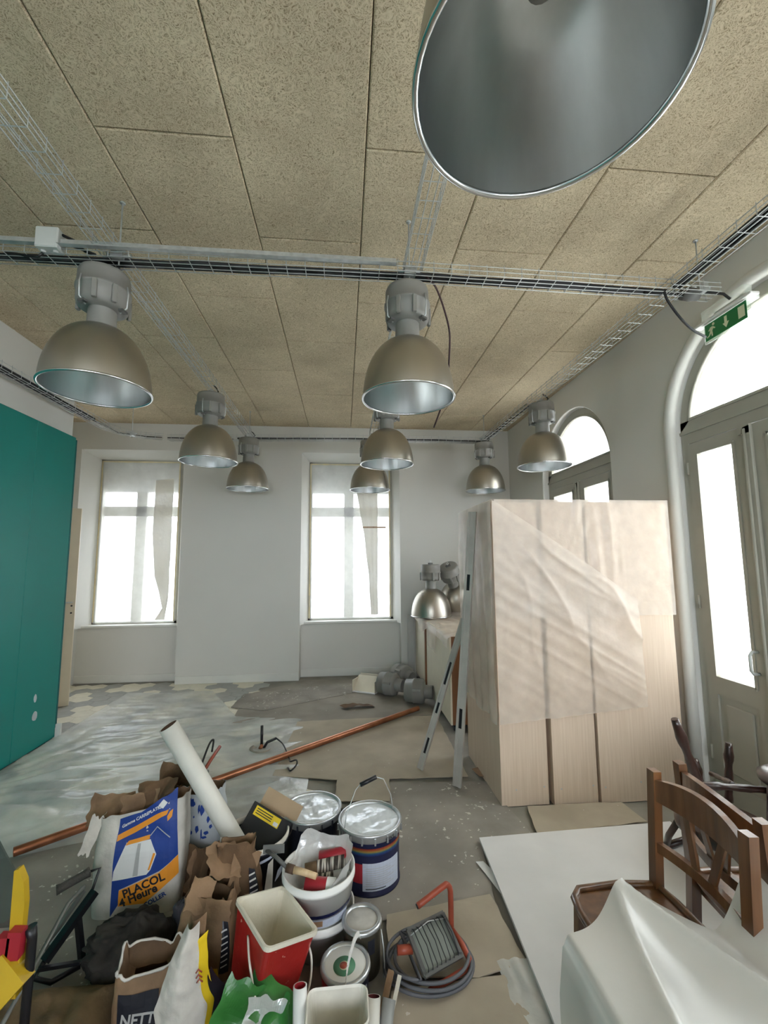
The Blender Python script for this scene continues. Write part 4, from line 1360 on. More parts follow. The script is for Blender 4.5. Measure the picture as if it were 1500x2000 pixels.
b1, b1at = sack('paper_bag', 'tall brown paper bag folded over at the top below the white tube', (-.47, 2.13, .005), .25, (.21, .14, .36), KRAFTD, KRAFT, 51, cat='bag', crumple=.02, rag=.1, neck=.5)
crumple('folded_top', b1, KRAFT, (-.06, -.05, .33), (.14, .13), (.5, .2, .3), 53, .05)
crumple('folded_top', b1, KRAFT, (.03, -.07, .26), (.12, .14), (1.2, .3, .2), 55, .04)
decal('dark_print', [[(.15, .1), (.19, .1), (.19, .26), (.16, .27)]], front_mapper(b1at, .21, .36), CHAR, b1, .02)
for k in range(7):
    z = .12 + k * .02
    decal('white_print', [[(.158, z), (.186, z + .006), (.186, z + .012), (.158, z + .006)]], front_mapper(b1at, .21, .36, off=.004), PRINTW, b1, .02)
b2, b2at = sack('paper_bag', 'squat brown paper bag with turned-down edge behind the torn white bag', (-.525, 1.96, .005), -.15, (.2, .13, .27), KRAFT, KRAFTD, 61, cat='bag', crumple=.018, rag=.12, neck=.3)
crumple('folded_top', b2, KRAFT, (-.03, -.03, .285), (.09, .1), (.7, .2, .2), 63, .04)
crumple('folded_top', b2, KRAFT, (.05, -.06, .25), (.1, .07), (1.2, .1, .2), 64, .025)
decal('dark_print', [[(.165, .03), (.195, .03), (.195, .2), (.175, .2)]], front_mapper(b2at, .2, .27), CHAR, b2, .02)
for k in range(7):
    z = .05 + k * .02
    decal('white_print', [[(.17, z), (.19, z + .008), (.19, z + .013), (.17, z + .005)]], front_mapper(b2at, .2, .27, off=.004), PRINTW, b2, .02)
decal('yellow_print', [[(.12, .0), (.17, .0), (.16, .05), (.13, .05)]], front_mapper(b2at, .2, .27), YELP, b2, .02)

b3, b3at = sack('paper_bag', 'open torn brown bag with dark lettered band at the bottom edge', (-.68, 1.79, .004), .25, (.21, .15, .20), KRAFT, KRAFTD, 71, cat='bag', crumple=.014, rag=.25, neck=.1)
fm = front_mapper(b3at, .21, .20, off=.002)
decal('dark_band', [[(.02, .02), (.14, .02), (.14, .14), (.02, .15)]], fm, CHAR, b3, .02)
text_decal('NETT', .05, (.03, .06), -.12, front_mapper(b3at, .21, .20, off=.004), PRINTG, b3, .02, sx=.8)
decal('yellow_print', [[(.15, .0), (.19, .0), (.19, .13), (.155, .14)]], fm, YELP, b3, .02)
MB().tube([b3at(2 * PI * k / 48, 1.0, .0) for k in range(48)], [.005 + .003 * nz1(k * .8, 3) for k in range(48)], 5, closed=True).build('torn_edge', BAGW, b3)
t4 = thing('torn_bag', 'upright torn white and yellow paper bag leaning in the foreground', 'bag', (-.52, 1.64, .004))
def tf(u, v):
    z = .0 + .36 * v
    wd = .155 * (1 - .75 * max(0, v - .35) ** 1.1 / .6) * (1 + .12 * nz1(v * 7, 2))
    xc = .015 - .03 * math.sin(v * 3)
    x = xc + (u - .5) * wd
    y = .06 * v + .035 * math.cos((u - .45) * 3.0) * -1 + .012 * nz((x, 0, z), 14, 3) + .006 * nz((x, 0, z), 40, 3)
    return Vector((x, y, z))
MB().grid(tf, 22, 44).build('front_sheet', BAGW, t4)
MB().grid(lambda u, v: tf(u, v * .97) + Vector((.016 * (u > .5) * (u - .5), .05 + .05 * math.sin(PI * u) * (1 - v), -.0)), 22, 30).build('back_sheet', KRAFT, t4)
MB().grid(lambda u, v: tf(.97 + .03 * u, .05 + v * .8) + Vector((u * (.018 + .01 * nz1(v * 5, 1)), u * .035, 0)), 6, 24).build('yellow_side', YELP, t4)
MB().grid(lambda u, v: tf(1.0, .1 + v * .42) + Vector((.016 + u * (.03 * math.sin(PI * v)), .02 + u * .04, 0)), 6, 18).build('dark_side', CHAR, t4)
for k in range(3):
    q = tf(.96, .56 + k * .035)
    MB().tube([q + Vector((.0, -.008, 0)), q + Vector((.008, -.01, .012)), q + Vector((.018, -.006, .0))], .0025, 5).build('red_print', ORTOOL, t4)

lump('dark_cloth_bundle', 'dark charcoal cloth bundle in front of the printed plaster sack', 'cloth', (-.84, 2.0, .0), (.165, .13, .1), DARKCLOTH, 81, .3)
lump('dark_cloth_bundle', 'small grey cloth lump beside the dark cloth bundle', 'cloth', (-.655, 2.07, .0), (.06, .06, .11), mat('grey_cloth', rgb(78, 76, 84), .9, var=.2, bump=.3), 83, .25)
def canvas(u, v):
    x = -1.16 + .42 * u + .1 * nz1(v * 2, 3); y = 1.2 + .72 * v
    e = min(1, 6 * min(u, 1 - u, 1 - v))
    z = .012 + e * (.1 + .07 * nz((x, y, 0), 5, 2) + .035 * abs(nz((x + y * .4, y * .3, 2), 13, 2)))
    return (x, y, max(.008, z))
tag(MB().grid(canvas, 50, 60).build('brown_canvas', BROWNCLOTH), 'rumpled brown canvas in the bottom left corner', 'cloth')
gb = thing('green_bag', 'crumpled green plastic bag at the bottom edge', 'bag', (-.29, 1.56, .004))
crumple('fold', gb, GREENB, (-.05, .02, .13), (.14, .22), (1.2, .5, .2), 91, .05)
crumple('fold', gb, GREENB, (.06, .04, .16), (.2, .1), (.6, .3, -.5), 93, .04)
crumple('fold', gb, GREENB, (.1, .0, .12), (.1, .14), (1.2, -.5, -.3), 95, .05)
crumple('fold', gb, FILM_B, (.04, -.03, .13), (.14, .18), (.9, .1, -.2), 97, .05)
MB().grid(lambda u, v: Vector(((u - .5) * .22, (v - .5) * .14, .05 + .05 * nz((u * 3, v * 3, 0), 1, 9))), 12, 10).build('fold', GREENB, gb)

# ================================================================== TUBES, BUCKETS AND CANS
def axis_matrix(p0, p1):
    d = Vector(p1) - Vector(p0)
    return Matrix.Translation(p0) @ d.to_track_quat('Z', 'Y').to_matrix().to_4x4(), d.length


def hollow_tube(name, label, cat, p0, p1, r, wall, m, mi, group=None):
    t = thing(name, label, cat, p0, group=group)
    M, l = axis_matrix((0, 0, 0), Vector(p1) - Vector(p0))
    MB().lathe([(r - wall, 0), (r, 0), (r, l), (r - wall, l)], n=32, M=M).build('tube_wall', m, t)
    MB().lathe([(r - wall, l), (r - wall, l * .6), (0, l * .6)], n=32, M=M).build('tube_core', mi, t)
    return t


hollow_tube('cardboard_tube', 'long white cardboard tube leaning out of the black bucket', 'tube', (-.42, 2.36, .06), (-.835, 2.27, .815), .044, .006, TUBEW, BROWNI)


def cyl_mapper(c, r, z0, r1=None, h=1.0, off=.0015, a0=-PI / 2):
    def mp(x, z):
        rr_ = (r + ((r1 or r) - r) * z / h) + off
        a = a0 + x / r
        return Vector((c[0] + rr_ * math.cos(a), c[1] + rr_ * math.sin(a), z0 + z))
    return mp


def rect(x0, x1, z0, z1): return [[(x0, z0), (x1, z0), (x1, z1), (x0, z1)]]


# big paint can with rainbow band
pc = thing('paint_can', 'dark paint can with rainbow band, silver lid and raised wire handle', 'paint can', (.14, 2.39, .008))
R, Hh = .150, .27
MB().lathe([(.0, .004), (R - .004, .004), (R - .004, 0), (R + .002, .0), (R + .002, .008), (R - .001, .012), (R - .001, Hh - .03)], n=48).build('can_body', NAVY, pc)
MB().lathe([(R + .001, Hh - .035), (R + .008, Hh - .03), (R + .011, Hh - .005), (R + .013, Hh + .004), (R + .008, Hh + .008), (R + .0, Hh + .006), (R - .004, Hh - .003)], n=48).build('lid_rim', TINR, pc)
def lidf(u, v):
    a = 2 * PI * u; r_ = (R - .004) * (1 - v)
    x, y = r_ * math.cos(a), r_ * math.sin(a)
    return (x, y, Hh - .004 + .008 * nz((x, y, 0), 14, 3) * min(1, 4 * v) + .004 * nz((x, y, 0), 40, 3) * min(1, 4 * v))
MB().grid(lidf, 48, 16, wrap=True).build('lid', TIN, pc)
cm = cyl_mapper((0, 0), R, 0)
o = decal('rainbow_band', rect(-.235, .2, .18, .215), cm, RAINBOW, pc, .02)
decal('red_label', rect(-.12, -.045, .06, .145), cm, REDP, pc, .02)
decal('pale_label', rect(-.045, .16, .028, .15), cm, LABELP, pc, .02)
for k in range(9):
    decal('small_print', rect(-.03, .12 - .02 * (k % 3), .05 + k * .0095, .0525 + k * .0095), cyl_mapper((0, 0), R, 0, off=.0022), PRINTG, pc, .02)
decal('small_print', rect(-.03, .07, .036, .04), cyl_mapper((0, 0), R, 0, off=.0022), CHAR, pc, .02)
for k in range(16):
    a = 2 * PI * k / 16 + .1
    MB().box((R + .008, -.004, Hh - .035), (R + .016, .004, Hh - .006), Matrix.Rotation(a, 4, 'Z')).build('lid_tab', TINR, pc)
text_decal('DEKE', .022, (.07, Hh - .03), .1, cyl_mapper((0, 0), R + .012, 0, off=.001), CHAR, pc, .02)
MB().tube([(-.135, -.09, Hh - .02), (-.12, -.06, Hh + .06), (-.075, -.02, Hh + .15), (-.055, -.005, Hh + .165), (.035, .02, Hh + .19), (.075, .035, Hh + .17), (.115, .06, Hh + .08), (.13, .08, Hh - .02)], .0028, 6).build('wire_handle', GALV, pc)
MB().tube([(-.05, -.004, Hh + .166), (.035, .02, Hh + .19)], .011, 10).build('handle_grip', BLACKP, pc)

p2 = thing('paint_can', 'dark paint can with shiny silver lid beside the black bucket', 'paint can', (-.165, 2.52, .008))
MB().lathe([(.0, .004), (R - .006, .004), (R - .006, 0), (R, .0), (R, .008), (R - .003, .012), (R - .003, Hh - .03)], n=48).build('can_body', CHAR, p2)
MB().lathe([(R - .001, Hh - .035), (R + .006, Hh - .03), (R + .009, Hh - .005), (R + .011, Hh + .004), (R + .006, Hh + .008), (R - .002, Hh + .006), (R - .006, Hh - .003)], n=48).build('lid_rim', TINR, p2)
MB().grid(lambda u, v: lidf(u + .3, v), 48, 16, wrap=True).build('lid', TIN, p2)
for k in range(16):
    MB().box((R + .004, -.004, Hh - .035), (R + .012, .004, Hh - .008), Matrix.Rotation(2 * PI * k / 16, 4, 'Z')).build('lid_tab', CHAR, p2)


def bucket(t, r0, r1, h, m, mi=None, rim=.008, n=48, name='bucket_body'):
    MB().lathe([(0, .003), (r0 - .004, .003), (r0, 0), (r1, h - .03), (r1 + .004, h - .03), (r1 + .004, h - .02), (r1 + .002, h - .018), (r1 + .003, h), (r1 - .003, h), (r0 - .003, .008), (0, .008)], n=n).build(name, m, t)


bb = thing('black_bucket', 'black bucket with white smeared rim holding a black box and the white tube', 'bucket', (-.425, 2.33, .008), .1)
bucket(bb, .125, .158, .275, CHAR)
MB().lathe([(.1575, .245), (.161, .249), (.162, .275), (.157, .279), (.153, .275), (.150, .25)], n=48).build('smeared_rim', WHITED, bb)
cmb = cyl_mapper((0, 0), .125, 0, .158, .245)
for k, (x0, x1, z0, z1) in enumerate(((-.02, .03, .08, .2), (.05, .09, .05, .22), (.1, .16, .1, .16), (-.1, -.06, .12, .23), (.02, .12, .215, .245))):
    decal('white_smear', [[(x0, z0), (x1, z0 + .02), (x1 - .01, z1), (x0 + .01, z1 - .015)]], cyl_mapper((0, 0), .125, 0, .158, .245, off=.001 + .0003 * k), WHITED if k % 2 else LABELP, bb, .02)
bx = thing('black_box', 'black cardboard box with yellow label tilted in the black bucket', 'box', (-.42, 2.36, .2), rot=(math.radians(-38), math.radians(18), math.radians(-24)))
MB().box((-.115, -.03, -.08), (.115, .03, .15), bev=.002).build('box_body', BLACKP, bx)
MB().box((-.105, .03, .1), (.115, .033, .235)).build('open_flap', CARD, bx)
MB().box((-.09, -.0315, .098), (.06, -.03, .14)).build('yellow_label', YELP, bx)
MB().box((.03, -.0325, .102), (.055, -.0315, .118)).build('white_label', PRINTW, bx)
for k in range(3):
    MB().box((-.08, -.0325, .108 + k * .01), (.015, -.0318, .112 + k * .01)).build('small_print', CHAR, bx)

# white buckets, one nested in another, with cartridges in a bag
wb2 = thing('white_bucket', 'lower of the two nested white buckets behind the red bucket', 'bucket', (-.095, 2.03, .006))
bucket(wb2, .112, .143, .15, WHITEP)
wb1 = thing('white_bucket', 'upper white bucket with blue stripe holding a plastic bag of cartridges', 'bucket', (-.10, 2.02, .075))
bucket(wb1, .118, .150, .235, WHITEP)
cw = cyl_mapper((0, 0), .118, 0, .150, .205)
decal('navy_stripe', rect(-.2, .2, .125, .138), cw, NAVY, wb1, .02)
decal('pale_label', rect(-.03, .12, .088, .12), cw, LABELP, wb1, .02)
decal('brown_print', rect(-.04, .02, .095, .117), cyl_mapper((0, 0), .118, 0, .150, .205, off=.0025), KRAFT, wb1, .02)
pbag = thing('plastic_bag', 'white plastic bag lining the upper white bucket', 'bag', (-.10, 2.02, .2))
def pbf(u, v):
    a = 2 * PI * u
    r_ = .142 - .06 * (1 - v) + .01 * nz1(a * 3, 4) + .012 * max(0, v - .8) * 5 * nz1(a * 2, 8)
    z = .1 * v + .09 * v * v * max(0, .4 + nz1(a * 1.3, 6) + .6 * math.cos(a - .9))
    return (r_ * math.cos(a) + .008 * nz((math.cos(a) * 3, math.sin(a) * 3, v * 5), 2), r_ * math.sin(a), z)
MB().grid(pbf, 60, 16, wrap=True).build('bag_wall', FILM_B, pbag)
MB().grid(lambda u, v: pbf(u, 0) if v == 0 else (pbf(u, 0)[0] * (1 - v), pbf(u, 0)[1] * (1 - v), .01 * nz((u * 6, v * 4, 0), 1)), 60, 6, wrap=True).build('bag_floor', FILM_B, pbag)


def cartridge(label, p0, p1, r, m1, m2, nm='sealant_cartridge', split=.6):
    t = thing(nm, label, 'cartridge', p0, group='cartridges in the plastic bag')
    M, l = axis_matrix((0, 0, 0), Vector(p1) - Vector(p0))
    MB().lathe([(0, 0), (r, 0), (r, l * split)], n=24, M=M).build('barrel', m1, t)
    MB().lathe([(r + .0008, l * split), (r + .0008, l), (r * .4, l), (r * .35, l + .02), (0, l + .02)], n=24, M=M).build('label_sleeve', m2, t)
    return t


STRIPE = mat('striped_print', rgb(204, 198, 186), .5, col2=rgb(60, 52, 46), scale=26, stretch=(6, .2, .2), ramp=(.48, .52))
cartridge('striped cartridge lying across the plastic bag', (-.16, 2.06, .265), (.01, 2.07, .285), .026, KRAFT, STRIPE, split=.3)
cartridge('pale striped cartridge under the other striped one', (-.14, 2.01, .25), (.03, 2.03, .26), .022, STRIPE, PRINTG, split=.6)
cartridge('crimson cartridge at the back of the plastic bag', (-.10, 2.11, .28), (.02, 2.1, .30), .027, REDP, REDP)
cartridge('red cartridge with white cap at the front of the plastic bag', (-.15, 1.95, .28), (-.03, 1.93, .275), .034, REDP, WHITEP, split=.72)
tr = thing('roller_handle', 'tool with pale wooden handle lying on the black and white buckets', 'hand tool', (-.18, 1.96, .33))
MB().tube([(-.02, .01, 0), (.02, .0, -.005), (.075, -.02, -.012)], [.014, .013, .012], 10).build('wooden_handle', wood_mat('pale_handle_wood', rgb(214, 188, 150), rgb(190, 160, 120)), tr)
MB().tube([(-.02, .01, 0), (-.05, .02, .004)], .017, 10).build('ferrule', BROWNI, tr)
MB().tube([(-.05, .02, .004), (-.1, .05, .03), (-.15, .1, .03)], .008, 8).build('shank', GREYPD, tr)
MB().box((-.16, .09, .018), (-.07, .1, .05)).build('blade', GREYT, tr)

# red rectangular bucket, tilted, with plaster-coated white rim
rb = thing('red_bucket', 'tilted red rectangular bucket with plaster-crusted white inside', 'bucket', (-.305, 1.755, .008), rot=(math.radians(2), math.radians(13), math.radians(35)))
def rring(w, l, z, k=.02):
    out = []
    for sx, sy, a0 in ((1, -1, -PI / 2), (1, 1, 0), (-1, 1, PI / 2), (-1, -1, PI)):
        for q in range(5):
            a = a0 + PI / 2 * q / 4
            out.append((sx * (w / 2 - k) + k * math.cos(a), sy * (l / 2 - k) + k * math.sin(a), z))
    return out
def loft(rings, m, name, parent, cap=None):
    b = MB(); n = len(rings[0])
    vs = [p for r_ in rings for p in r_]
    fs = [(i * n + k, i * n + (k + 1) % n, (i + 1) * n + (k + 1) % n, (i + 1) * n + k) for i in range(len(rings) - 1) for k in range(n)]
    if cap == 'first': fs.append(tuple(range(n)))
    if cap == 'last': fs.append(tuple((len(rings) - 1) * n + k for k in range(n)))
    b.add(vs, fs, False)
    return b.build(name, m, parent)
loft([rring(.15, .2, .035), rring(.16, .21, .09), rring(.2, .26, .29)], REDS, 'bucket_body', rb, 'first')
loft([rring(.2, .26, .288), rring(.213, .273, .29), rring(.213, .273, .303), rring(.2, .26, .304), rring(.186, .246, .298)], PLASTER, 'rim', rb)
loft([rring(.19, .25, .298), rring(.155, .2, .12), rring(.14, .18, .10)], PLASTER, 'inside', rb, 'last')
MB().tube(sp([(.1, -.02, .25), (.12, -.1, .2), (.09, -.15, .12), (.0, -.165, .1), (-.09, -.15, .14), (-.115, -.08, .22), (-.1, -.0, .26)]), .004, 6).build('wire_handle', WHITED, rb)

# small cans
c3 = thing('small_can', 'small can with paint-caked grey lid beside the big paint can', 'paint can', (.078, 1.90, .006))
MB().lathe([(0, 0), (.072, 0), (.072, .16), (.076, .162), (.076, .172), (.068, .176)], n=40).build('can_body', mat('olive_tin', rgb(104, 98, 82), .5, .3, var=.2, scale=20), c3)
MB().lathe([(.077, .16), (.08, .166), (.078, .176), (.066, .178), (.062, .17)], n=40).build('lid_rim', TINR, c3)
MB().lathe([(.064, .168), (.06, .1705), (0, .171)], n=40).build('lid', TINPAINT, c3)
decal('black_label', rect(.02, .05, .09, .14), cyl_mapper((0, 0), .072, 0), CHAR, c3, .02)
MB().tube([(.074, -.03, .15), (.082, -.05, .1), (.085, -.055, .02), (.08, -.06, .004)], .0025, 6).build('wire_handle', GALV, c3)
c4 = thing('small_can', 'small red and blue can with round green lid label and white handle', 'paint can', (.012, 1.755, .006))
MB().lathe([(0, 0), (.084, 0), (.084, .125), (.088, .127), (.088, .135), (.08, .138)], n=40).build('can_body', NAVY, c4)
decal('red_print', rect(-.12, -.02, .0, .12), cyl_mapper((0, 0), .084, 0), REDP, c4, .02)
decal('pale_print', rect(.06, .09, .06, .1), cyl_mapper((0, 0), .084, 0), LABELP, c4, .02)
MB().lathe([(.089, .124), (.092, .13), (.09, .14), (.08, .142), (.075, .135)], n=40).build('lid_rim', TINR, c4)
MB().lathe([(.077, .134), (.07, .137), (0, .1375)], n=40).build('lid', WHITEP, c4)
MB().lathe([(.040, .1378), (.040, .139), (0, .139)], c=(-.004, -.012, 0), n=32).build('green_label', LABELG, c4)
MB().lathe([(.018, .1392), (.018, .14), (0, .14)], c=(-.004, -.012, 0), n=24).build('cream_dot', SIGNW, c4)
MB().lathe([(.014, .1402), (.014, .1408), (0, .1408)], c=(-.007, -.012, 0), n=24).build('red_dot', ORTOOL, c4)
hp = [(.088 * math.cos(a) * .35 + .03, .09 * math.cos(a), .12 + .085 * math.sin(a)) for a in [PI * k / 16 for k in range(17)]]
b = MB()
for i in range(16):
    b.beam(hp[i], hp[i + 1], .016, .003, up=(1, 0, .3))
b.build('strap_handle', WHITEP, c4)

# trough and rolls along the bottom edge
tg = thing('white_trough', 'stained white plastic trough at the bottom edge', 'container', (-.015, 1.53, .004))
loft([rring(.16, .1, 0), rring(.19, .13, .2)], WHITED, 'trough_body', tg, 'first')
loft([rring(.19, .13, .2, .025), rring(.198, .138, .203, .028), rring(.19, .13, .207, .025), rring(.182, .122, .2, .022), rring(.15, .09, .03)], WHITED, 'trough_lining', tg, 'last')
hollow_tube('paper_roll', 'white roll standing left of the white trough', 'roll', (-.13, 1.52, .004), (-.135, 1.58, .235), .022, .004, WHITEP, REDP, 'rolls in the foreground')
hollow_tube('paper_roll', 'pale tube right of the white trough with dark red inside', 'roll', (.09, 1.52, .004), (.105, 1.60, .165), .022, .003, TUBEW, mat('dark_red_core', rgb(96, 30, 34), .7), 'rolls in the foreground')
hollow_tube('paper_roll', 'grey tube with navy inside beside the cardboard', 'roll', (.11, 1.50, .004), (.158, 1.62, .135), .022, .003, mat('frosted_tube', rgb(150, 152, 150), .4), NAVY, 'rolls in the foreground')
tag(MB().beam((.13, 1.66, .03), (.18, 1.76, .1), .02, .014).build('mixing_stick', KRAFT), 'brown mixing stick behind the rolls', 'stick')
tag(MB().beam((.165, 1.66, .03), (.21, 1.75, .09), .012, .006, w1=.014).build('mixing_stick', WHITED), 'white mixing stick behind the rolls', 'stick')

# ================================================================== WORK LIGHT WITH COILED CABLE
wl = thing('work_light', 'orange and grey caged work light lying on the cardboard', 'work light', (.36, 1.85, .016))
LM = Matrix.Translation((.0, -.0, .085)) @ Matrix.Rotation(math.radians(-24), 4, 'Z') @ Matrix.Rotation(math.radians(22), 4, 'X')
LM = Matrix.Translation((.0, -.0, .09)) @ Matrix.Rotation(math.radians(24), 4, 'Z') @ Matrix.Rotation(math.radians(32), 4, 'X')
hb = MB()
hb.add([LM @ Vector(p) for p in ((-.06, -.045, -.07), (.06, -.045, -.07), (.06, .045, -.07), (-.06, .045, -.07), (-.085, -.07, 0), (.085, -.07, 0), (.085, .07, 0), (-.085, .07, 0))],
       [(3, 2, 1, 0), (0, 1, 5, 4), (1, 2, 6, 5), (2, 3, 7, 6), (3, 0, 4, 7)])
hb.build('lamp_housing', GREYT, wl)
fr = MB()
for (p, q) in (((-.088, -.07), (.088, -.07)), ((-.088, .07), (.088, .07)), ((-.085, -.07), (-.085, .07)), ((.085, -.07), (.085, .07))):
    fr.beam(LM @ Vector((*p, .0)), LM @ Vector((*q, .0)), .014, .014, up=LM.to_3x3() @ Vector((0, 0, 1)))
fr.build('frame', GREYPD, wl)
MB().box((-.08, -.065, -.01), (.08, .065, -.006), LM).build('glass', mat('frosted_lens', rgb(128, 134, 126), .35, var=.06), wl)
for k in range(8):
    x = -.07 + .02 * k
    MB().tube([LM @ Vector(p) for p in ((x, .07, .0), (x, .06, .018), (x + .006 * (k % 2), .0, .022), (x, -.06, .018), (x, -.07, .0))], .0018, 5).build('cage_wire', BLACKP, wl)
MB().tube([LM @ Vector(p) for p in ((-.085, .05, .008), (.0, .062, .02), (.085, .05, .008))], .0022, 5).build('cage_wire', GALV, wl)
MB().tube(sp([(.085, .072, .06), (.085, .07, .12), (.085, .07, .2), (.083, .07, .232), (.07, .066, .25), (.05, .06, .248), (-.06, .03, .205)]), .0115, 12).build('bent_handle', ORTOOL, wl)
MB().tube([(-.06, .03, .205), (-.064, .029, .2035)], .0095, 12).build('handle_bore', BLACKP, wl)
MB().tube([(-.04, -.1, .012), (.05, -.06, .012), (.12, -.03, .014)], .0115, 12).build('foot_bar', ORTOOL, wl)
MB().tube([(.12, -.03, .014), (.135, -.01, .03), (.12, .03, .05), (.085, .07, .08)], .0115, 12).build('foot_bend', ORTOOL, wl)
MB().tube([LM @ Vector((-.085, .02, -.02)), LM @ Vector((-.14, .04, -.03))], .016, 10).build('knob', ORTOOL, wl)
pts = []
for k in range(150):
    a = k / 150 * 2 * PI * 3.4 + 2.0
    r_ = .155 + .012 * math.sin(k * .11) - .008 * (k / 150)
    pts.append((-.02 + r_ * math.cos(a) * (1.05 + .08 * math.sin(k * .05)), .01 + r_ * .82 * math.sin(a), .008 + .011 * (k / 44) + .006 * abs(math.sin(k * .13))))
pts += [(-.12, .1, .06), (-.09, .07, .07), (-.07, .05, .075)]
MB().tube(pts, .0065, 7).build('coiled_cable', CABLEG, wl)

# ================================================================== TOOLS AT THE LEFT EDGE
tl = thing('folding_trolley', 'black folding hand tool frame with ribbed grip beside the plaster sack', 'tool', (-1.08, 2.1, .005))
MB().tube([(-.115, .0, .228), (-.1, .01, .23), (-.045, .07, .236), (-.03, .085, .238)], [.02, .0165, .0165, .02], 14).build('ribbed_grip', mat('grey_rubber_grip', rgb(70, 68, 64), .8, bump=.3, bscale=160), tl)
MB().tube([(-.03, .085, .238), (.0, .11, .235), (-.01, .08, .17), (-.05, .0, .09)], .006, 8).build('lever', BLACKP, tl)
MB().beam((.03, .02, .2), (-.06, -.14, .07), .03, .025).build('frame_bar', BLACKP, tl)
MB().beam((-.02, .03, .2), (-.09, -.1, .08), .014, .014).build('frame_bar', GREYT, tl)
MB().beam((.0, .0, .16), (-.06, -.1, .09), .03, .004, up=(.4, .2, .9)).build('clear_plate', PALEBLUE, tl)
MB().beam((.03, -.05, .0), (.0, -.04, .14), .02, .02).build('frame_leg', BLACKP, tl)
MB().beam((-.07, -.16, .06), (.06, -.12, .04), .014, .012).build('cross_bar', BLACKP, tl)
MB().tube([(-.06, -.14, .07), (-.08, -.16, .03), (-.02, -.16, .012), (.05, -.1, .012)], .01, 8).build('foot', BLACKP, tl)
tag(MB().tube([(-1.03, 1.4, .13), (-1.09, 2.0, .245), (-1.06, 2.06, .27)], .0075, 8).build('metal_rod', GREYT), 'thin grey metal rod leaning beside the yellow tool', 'rod')

ym = thing('yellow_trestle', 'yellow and red folding trestle cut by the left edge', 'trestle', (-1.078, 1.6, .0))
MB().beam((-.2, -.06, .07), (.06, .02, .34), .11, .06, up=(0, -1, .2)).build('yellow_beam', YEL, ym)
MB().beam((.04, .04, .24), (.045, .04, .38), .04, .035).build('yellow_leg', YEL, ym)
MB().beam((-.18, -.05, .0), (-.15, -.05, .3), .04, .035).build('yellow_leg', YEL, ym)
MB().prism([(.012, .42), (.05, .42), (.052, .5), (.044, .565), (.025, .605), (.012, .6)], -.012, .012, Matrix(((1, 0, 0, 0), (0, 0, -1, .05), (0, 1, 0, 0), (0, 0, 0, 1)))).build('yellow_fin', YEL, ym)
for k in range(4):
    MB().beam((.045 - k * .033, .02, .36 - k * .014), (.05 - k * .033, .02, .44 - k * .014), .03, .04, bev=.004).build('red_clamp', REDP, ym)
MB().tube([(.075, .04, .43), (.082, .04, .4), (.082, .03, .05), (.085, .03, .0)], [.018, .014, .014, .014], 10).build('black_bar', BLACKP, ym)
MB().prism([(-.16, .42), (.01, .42), (.008, .58), (-.03, .64), (-.1, .76), (-.16, .8)], -.003, .003, Matrix(((1, 0, 0, 0), (0, 0, -1, .06), (0, 1, 0, 0), (0, 0, 0, 1)))).build('smoked_guard', SMOKE, ym)
MB().beam((-.1, .05, .3), (-.1, .05, .43), .02, .02).build('guard_post', BLACKP, ym)

# pliers-like tool with red handles on the polythene
pl = thing('red_cutters', 'red handled cutters lying behind the white tube', 'hand tool', (-1.02, 3.6, .02))
MB().tube([(-.02, -.06, .01), (.0, .08, .05), (.03, .2, .09)], .013, 8).build('handle', ORTOOL, pl)
MB().tube(sp([(-.05, -.05, .01), (-.06, .1, .06), (-.05, .2, .12), (-.03, .23, .13), (-.02, .16, .07)]), .008, 8).build('cord', BLACKC, pl)
MB().box((-.07, -.12, 0), (.02, -.04, .025), bev=.004).build('jaw', GREYPD, pl)

